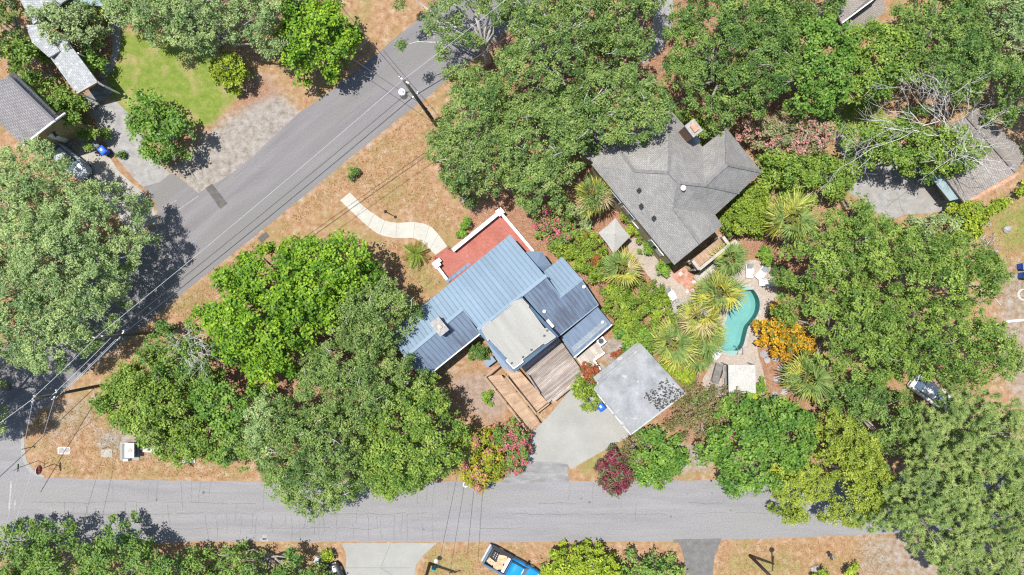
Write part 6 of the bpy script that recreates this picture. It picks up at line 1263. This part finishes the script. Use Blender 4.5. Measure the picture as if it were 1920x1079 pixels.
T('live_oak', 'pale feathery lobe of crown at the left of the street oaks', 'tree', 'oak_pale', 3.0, 8.3, [(466, 772), (498, 745), (536, 742), (545, 790), (528, 850), (492, 855)], 96)
T('street_tree', 'rounded yellow-green tree on the street beside the crape myrtles', 'tree', 'olive', 2.5, 8.0, [(698, 740), (770, 715), (830, 728), (862, 770), (876, 822), (860, 870), (802, 905), (742, 930), (700, 920), (680, 860), (688, 792)], 53)
T('corner_tree', 'broad olive-green tree on the dry corner verge', 'tree', 'olive', 1.5, 6.0, [(192, 722), (240, 690), (285, 650), (338, 690), (368, 730), (378, 788), (342, 802), (292, 832), (230, 802), (194, 762)], 54)
SCRUB = T('scrub_tree', 'grey twiggy half-dead tree beside the leaning pole', 'tree', 'mid', 1.5, 5.5, [(280, 620), (330, 600), (388, 610), (420, 652), (422, 700), (370, 722), (300, 690), (275, 652)], 55, dens=.75, tw=.3)
T('garden_tree', 'dark green tree below the bright maple', 'tree', 'bright', 1.5, 6.0, [(372, 725), (430, 702), (478, 715), (482, 760), (468, 800), (430, 800), (392, 790)], 56)
T('garden_tree', 'low bluish green bush tree at the end of the street hedge', 'tree', 'mid', .8, 3.8, [(412, 800), (470, 790), (492, 830), (480, 878), (440, 876), (408, 850)], 57)
T('garden_tree', 'low olive bush tree over the pale vault cover', 'tree', 'olive', .6, 3.2, [(280, 800), (340, 792), (410, 800), (412, 850), (370, 862), (310, 858), (282, 832)], 58)
CCL = [('left end', [(-40, 1000), (30, 985), (80, 980), (95, 1010), (85, 1060), (60, 1110), (-40, 1110)], 5.0), ('second from the left', [(80, 1000), (130, 985), (175, 1000), (195, 1040), (190, 1110), (70, 1110)], 5.5), ('middle', [(185, 1005), (225, 990), (265, 1005), (300, 1030), (310, 1110), (185, 1110)], 5.5), ('second from the right', [(300, 1020), (340, 1030), (380, 1055), (400, 1110), (300, 1110)], 4.5)]
for i, (w, p, h) in enumerate(CCL): T('roadside_tree', w + ' tree of the row along the bottom left street edge', 'tree', 'mid', 1.5, h, p, 60 + i)
T('roadside_tree', 'right end tree of the row along the bottom left street edge', 'tree', 'mid', 1.0, 3.6, [(385, 1040), (440, 1030), (500, 1032), (560, 1030), (592, 1050), (598, 1110), (390, 1110)], 65)
T('roadside_bush', 'bright yellow-green bush right of the blue pickup', 'tree', 'lime', .6, 3.4, [(1030, 1040), (1080, 1030), (1130, 1026), (1150, 1045), (1165, 1075), (1180, 1120), (1030, 1120)], 66)
T('roadside_bush', 'dark green bush left of the grey bottom driveway', 'tree', 'mid', .6, 3.4, [(1155, 1045), (1200, 1036), (1245, 1042), (1275, 1070), (1285, 1120), (1180, 1120)], 67)
dead = thing('bare_tree', 'leafless white-branched tree rising between the green crown and the awning house', 'tree', W(1735, 270), 'trees around the houses'); rr = random.Random(8); mb = MB(); b = W(1735, 270); b.z = 0
def twig(p, d, L, r, lv):
    q = p + d * L; m = p.lerp(q, .5) + Vector((rr.gauss(0, .06), rr.gauss(0, .06), rr.gauss(0, .05))) * L; mb.tube([p, m, q], [r, r * .8, r * .6], 5 if r > .05 else 4)
    if lv:
        for k in range(rr.choice((2, 3, 3))): twig(p.lerp(q, rr.uniform(.55, 1)), (d + Vector((rr.gauss(0, .6), rr.gauss(0, .6), rr.gauss(.05, .3)))).normalized(), L * rr.uniform(.55, .8), r * .6, lv - 1)
mb.tube([b, b + Vector((0, 0, 4.5))], [.25, .18], 8)
for px, py in ((1690, 225), (1727, 195), (1755, 200), (1790, 225), (1835, 235), (1838, 270), (1830, 310), (1795, 325), (1700, 255), (1660, 240)):
    e = W(px, py, 8.9); s0 = b + Vector((0, 0, 4.4)); d = (e - s0); twig(s0, d.normalized(), d.length * .6, .062, 4)
mb.build('branches', M['bark_white'], dead, True)
def bare(parent, x, y, h0, tips, seed, r=.05):
    global mb, rr
    rr = random.Random(seed); mb = MB(); s0 = W(x, y, h0)
    for px, py, z in tips: e = W(px, py, z); d = e - s0; twig(s0, d.normalized(), d.length * .6, r, 3)
    mb.build('bare_branches', M['bark_white'], parent, True)
bare(SCRUB, 345, 655, 4.6, ((340, 615, 6.3), (365, 612, 6.3), (385, 635, 6.2), (400, 665, 6.0), (385, 695, 6.0), (350, 690, 6.0), (315, 660, 6.0), (318, 635, 6.2), (370, 660, 6.4)), 21, .045)
# ------------------------------------------------------------------ shrubs and hedges
SB = [('crape_shrub', 'pink flowering shrub right of the red terrace', 'crape_pink', [(1000, 410), (1030, 385), (1068, 392), (1080, 420), (1070, 450), (1038, 458), (1008, 445)], 2.6),
 ('garden_shrub', 'green shrub at the foot of the pink flowering shrub', 'hedge', [(1025, 455), (1060, 448), (1085, 465), (1075, 482), (1040, 480)], 1.5),
 ('garden_shrub', 'grey-green shrub between the pink shrub and the upper palm', 'silver', [(1060, 392), (1090, 385), (1105, 410), (1098, 440), (1070, 440)], 2.0),
 ('garden_hedge', 'yellow-green hedge left of the square parasol', 'hedge', [(1075, 450), (1100, 432), (1128, 450), (1142, 490), (1135, 520), (1110, 528), (1088, 500)], 2.4),
 ('garden_shrub', 'orange-red leaved shrub in the hedge left of the parasol', 'red_tip', blob(1117, 491, 10, 10, seed=5), 2.7),
 ('garden_shrub', 'small reddish shrub at the upper left of the hedge', 'red_tip', blob(1088, 440, 11, 8, seed=6), 2.2),
 ('garden_hedge', 'large green hedge below the yellow-tipped palm', 'hedge', [(1130, 545), (1165, 530), (1205, 520), (1232, 528), (1250, 560), (1262, 600), (1240, 640), (1200, 650), (1165, 635), (1140, 590)], 2.8),
 ('garden_hedge', 'bright lower end of the hedge above the garage', 'bright', [(1160, 615), (1200, 612), (1235, 630), (1240, 655), (1200, 660), (1168, 645)], 2.4),
 ('garden_shrub', 'low bright green ground shrub right of the garage roof', 'lime', [(1232, 668), (1262, 662), (1296, 690), (1296, 715), (1268, 722), (1246, 700)], 1.2),
 ('garden_shrub', 'round shrub beside the parasol against the tan wall', 'hedge', blob(1194, 443, 13, 16, seed=8), 1.6),
 ('garden_shrub', 'middle round shrub against the tan wall', 'shrub', blob(1211, 467, 13, 12, seed=9), 1.3),
 ('garden_shrub', 'lower round shrub at the corner of the tan wall', 'shrub', blob(1243, 502, 20, 13, seed=10, rot=.6), 1.5),
 ('garden_shrub', 'lime green shrub squeezed between the parasol and the tan wall', 'lime', [(1160, 398), (1176, 400), (1192, 425), (1188, 440), (1172, 425)], 1.6),
 ('garden_shrub', 'green shrub in the mulch right of the pool head', 'shrub', blob(1432, 482, 13, 17, seed=12), 1.5),
 ('garden_shrub', 'small shrub in the mulch between the chairs and the big oaks', 'dark_shrub', blob(1462, 508, 16, 9, seed=13), 1.2),
 ('boxwood', 'upper of two small round shrubs beside the terrace wall', 'shrub', blob(875, 418, 10.5, 9.5, seed=14), .9),
 ('boxwood', 'lower of two small round shrubs beside the terrace wall', 'shrub', blob(865, 439.5, 8.5, 8.5, seed=15), .8),
 ('boxwood', 'small dark round shrub alone on the roadside dry lawn', 'dark_shrub', blob(664, 327, 9, 11, seed=16), 1.0),
 ('garden_shrub', 'round dark shrub in the corner behind the left wing of the blue house', 'dark_shrub', blob(899, 661, 21, 18, seed=17), 1.7),
 ('garden_shrub', 'small sprawling weed on the bare ground left of the ramp', 'shrub', blob(919, 747, 14, 11, seed=18), .7),
 ('garden_shrub', 'red-leaved shrub at the right corner of the old deck', 'red_tip', [(1090, 690), (1102, 680), (1118, 688), (1122, 710), (1108, 714), (1092, 706)], 1.9),
 ('garden_shrub', 'green and yellow shrub over the driveway beside the garage', 'hedge', [(1072, 715), (1095, 708), (1118, 718), (1122, 750), (1112, 778), (1096, 778), (1082, 745)], 2.2),
 ('garden_shrub', 'little green shrub beside the white canopy', 'shrub', blob(1424, 722, 10, 13, seed=21), 1.2),
 ('garden_shrub', 'low grassy clump below the white canopy', 'lime', blob(1405, 742, 14, 6, seed=22), .7),
 ('garden_shrub', 'dark bank of shrubs between the canopy and the street trees', 'mid', [(1390, 752), (1440, 745), (1510, 755), (1520, 775), (1460, 765), (1400, 770)], 2.0),
 ('garden_shrub', 'left yellow-tinted shrub of the pair at the bottom right edge', 'lime', blob(1536, 1078, 13, 12, seed=24), 1.2),
 ('garden_shrub', 'right yellow-tinted shrub of the pair at the bottom right edge', 'lime', blob(1596, 1072, 14, 14, seed=25), 1.4),
 ('garden_hedge', 'thin yellow-green hedge along the right lawn', 'lime', [(1842, 400), (1870, 375), (1900, 352), (1940, 330), (1945, 340), (1905, 368), (1872, 390), (1850, 412)], 1.2),
 ('garden_shrub', 'small green shrub behind the chimney of the shingle house', 'lime', [(1268, 215), (1300, 222), (1325, 240), (1328, 265), (1312, 270), (1290, 240)], 3.0),
 ('garden_shrub', 'small weed on the mulch strip between the two drives', 'dark_shrub', blob(226, 290, 7, 9, seed=30), .6),
 ('garden_shrub', 'reddish low plant beside the concrete pad at the garage', 'red_tip', blob(1160, 665, 11, 8, seed=31), .6),
 ('garden_shrub', 'bright sprig beside the grey mailbox pillar', 'lime', blob(614, 1040, 8, 12, seed=32), .9),
 ('garden_shrub', 'green clump in the gap between the shrub bank and the garage corner', 'bright', [(1290, 745), (1330, 742), (1350, 770), (1320, 785), (1290, 775)], 1.5),
 ('garden_shrub', 'shrub at the top edge of the drive below the grass strip', 'mid', [(1560, 215), (1578, 225), (1582, 250), (1566, 262), (1556, 240)], 1.3),
 ('garden_shrub', 'leafy shrub by the upper left wall of the terrace bay', 'hedge', blob(1082, 500, 10, 10, seed=35), 1.2)]
for i, (nm, lab, sp, p, h) in enumerate(SB): shrub(nm, lab, sp, 0, 0, 0, 0, h, 100 + i, pts=p)
# dry grass blades along the verges
rng = np.random.default_rng(77); P = []
for poly, n_ in (([(665, 300), (810, 190), (815, 250), (800, 330), (830, 380), (870, 400), (840, 440), (760, 400), (700, 390), (655, 350), (600, 390), (520, 440), (560, 390)], 5200), ([(60, 780), (190, 740), (230, 830), (480, 880), (480, 898), (100, 890)], 4200), ([(800, 1030), (920, 1024), (1020, 1024), (1020, 1079), (790, 1079)], 1800), ([(1350, 1022), (1640, 1010), (1680, 1079), (1345, 1079)], 3600), ([(700, 440), (790, 470), (830, 530), (780, 560), (720, 480)], 1600), ([(300, 600), (480, 450), (500, 470), (420, 520), (390, 590)], 1500), ([(1850, 400), (1930, 370), (1930, 560), (1870, 560)], 1600)):
    pw = [(p.x, p.y) for p in PX(poly)]; A = np.array(pw); q = rng.uniform(A.min(0), A.max(0), (n_ * 3, 2)); q = q[in_poly(q, pw)][:n_ * 6 // 10]; g_ = 1 if poly[0] == (210, 110) else 0; P.append(np.concatenate([q, np.full((len(q), 1), g_)], 1))
P = np.concatenate(P); n = len(P); pp = np.concatenate([P[:, :2], rng.uniform(.03, .08, (n, 1))], 1); N = rng.normal(size=(n, 3)) * .5 + np.array([0, 0, .9])
cl = np.where((P[:, 2:] > .5), np.array((.15, .20, .035)), np.array((.40, .27, .13))) * rng.uniform(.72, 1.2, (n, 1)); gsel = (rng.random(n) < .22) & (P[:, 2] < .5); cl[gsel] = np.array((.19, .19, .05)) * rng.uniform(.7, 1.2, (gsel.sum(), 1))
props(quad_mesh('grass_blades', leaf_quads(rng, pp, N, .20, .05), cl, M['leaf_matte'], None), 'dry tan grass blades on the verges and lawns', 'grass', kind='stuff')
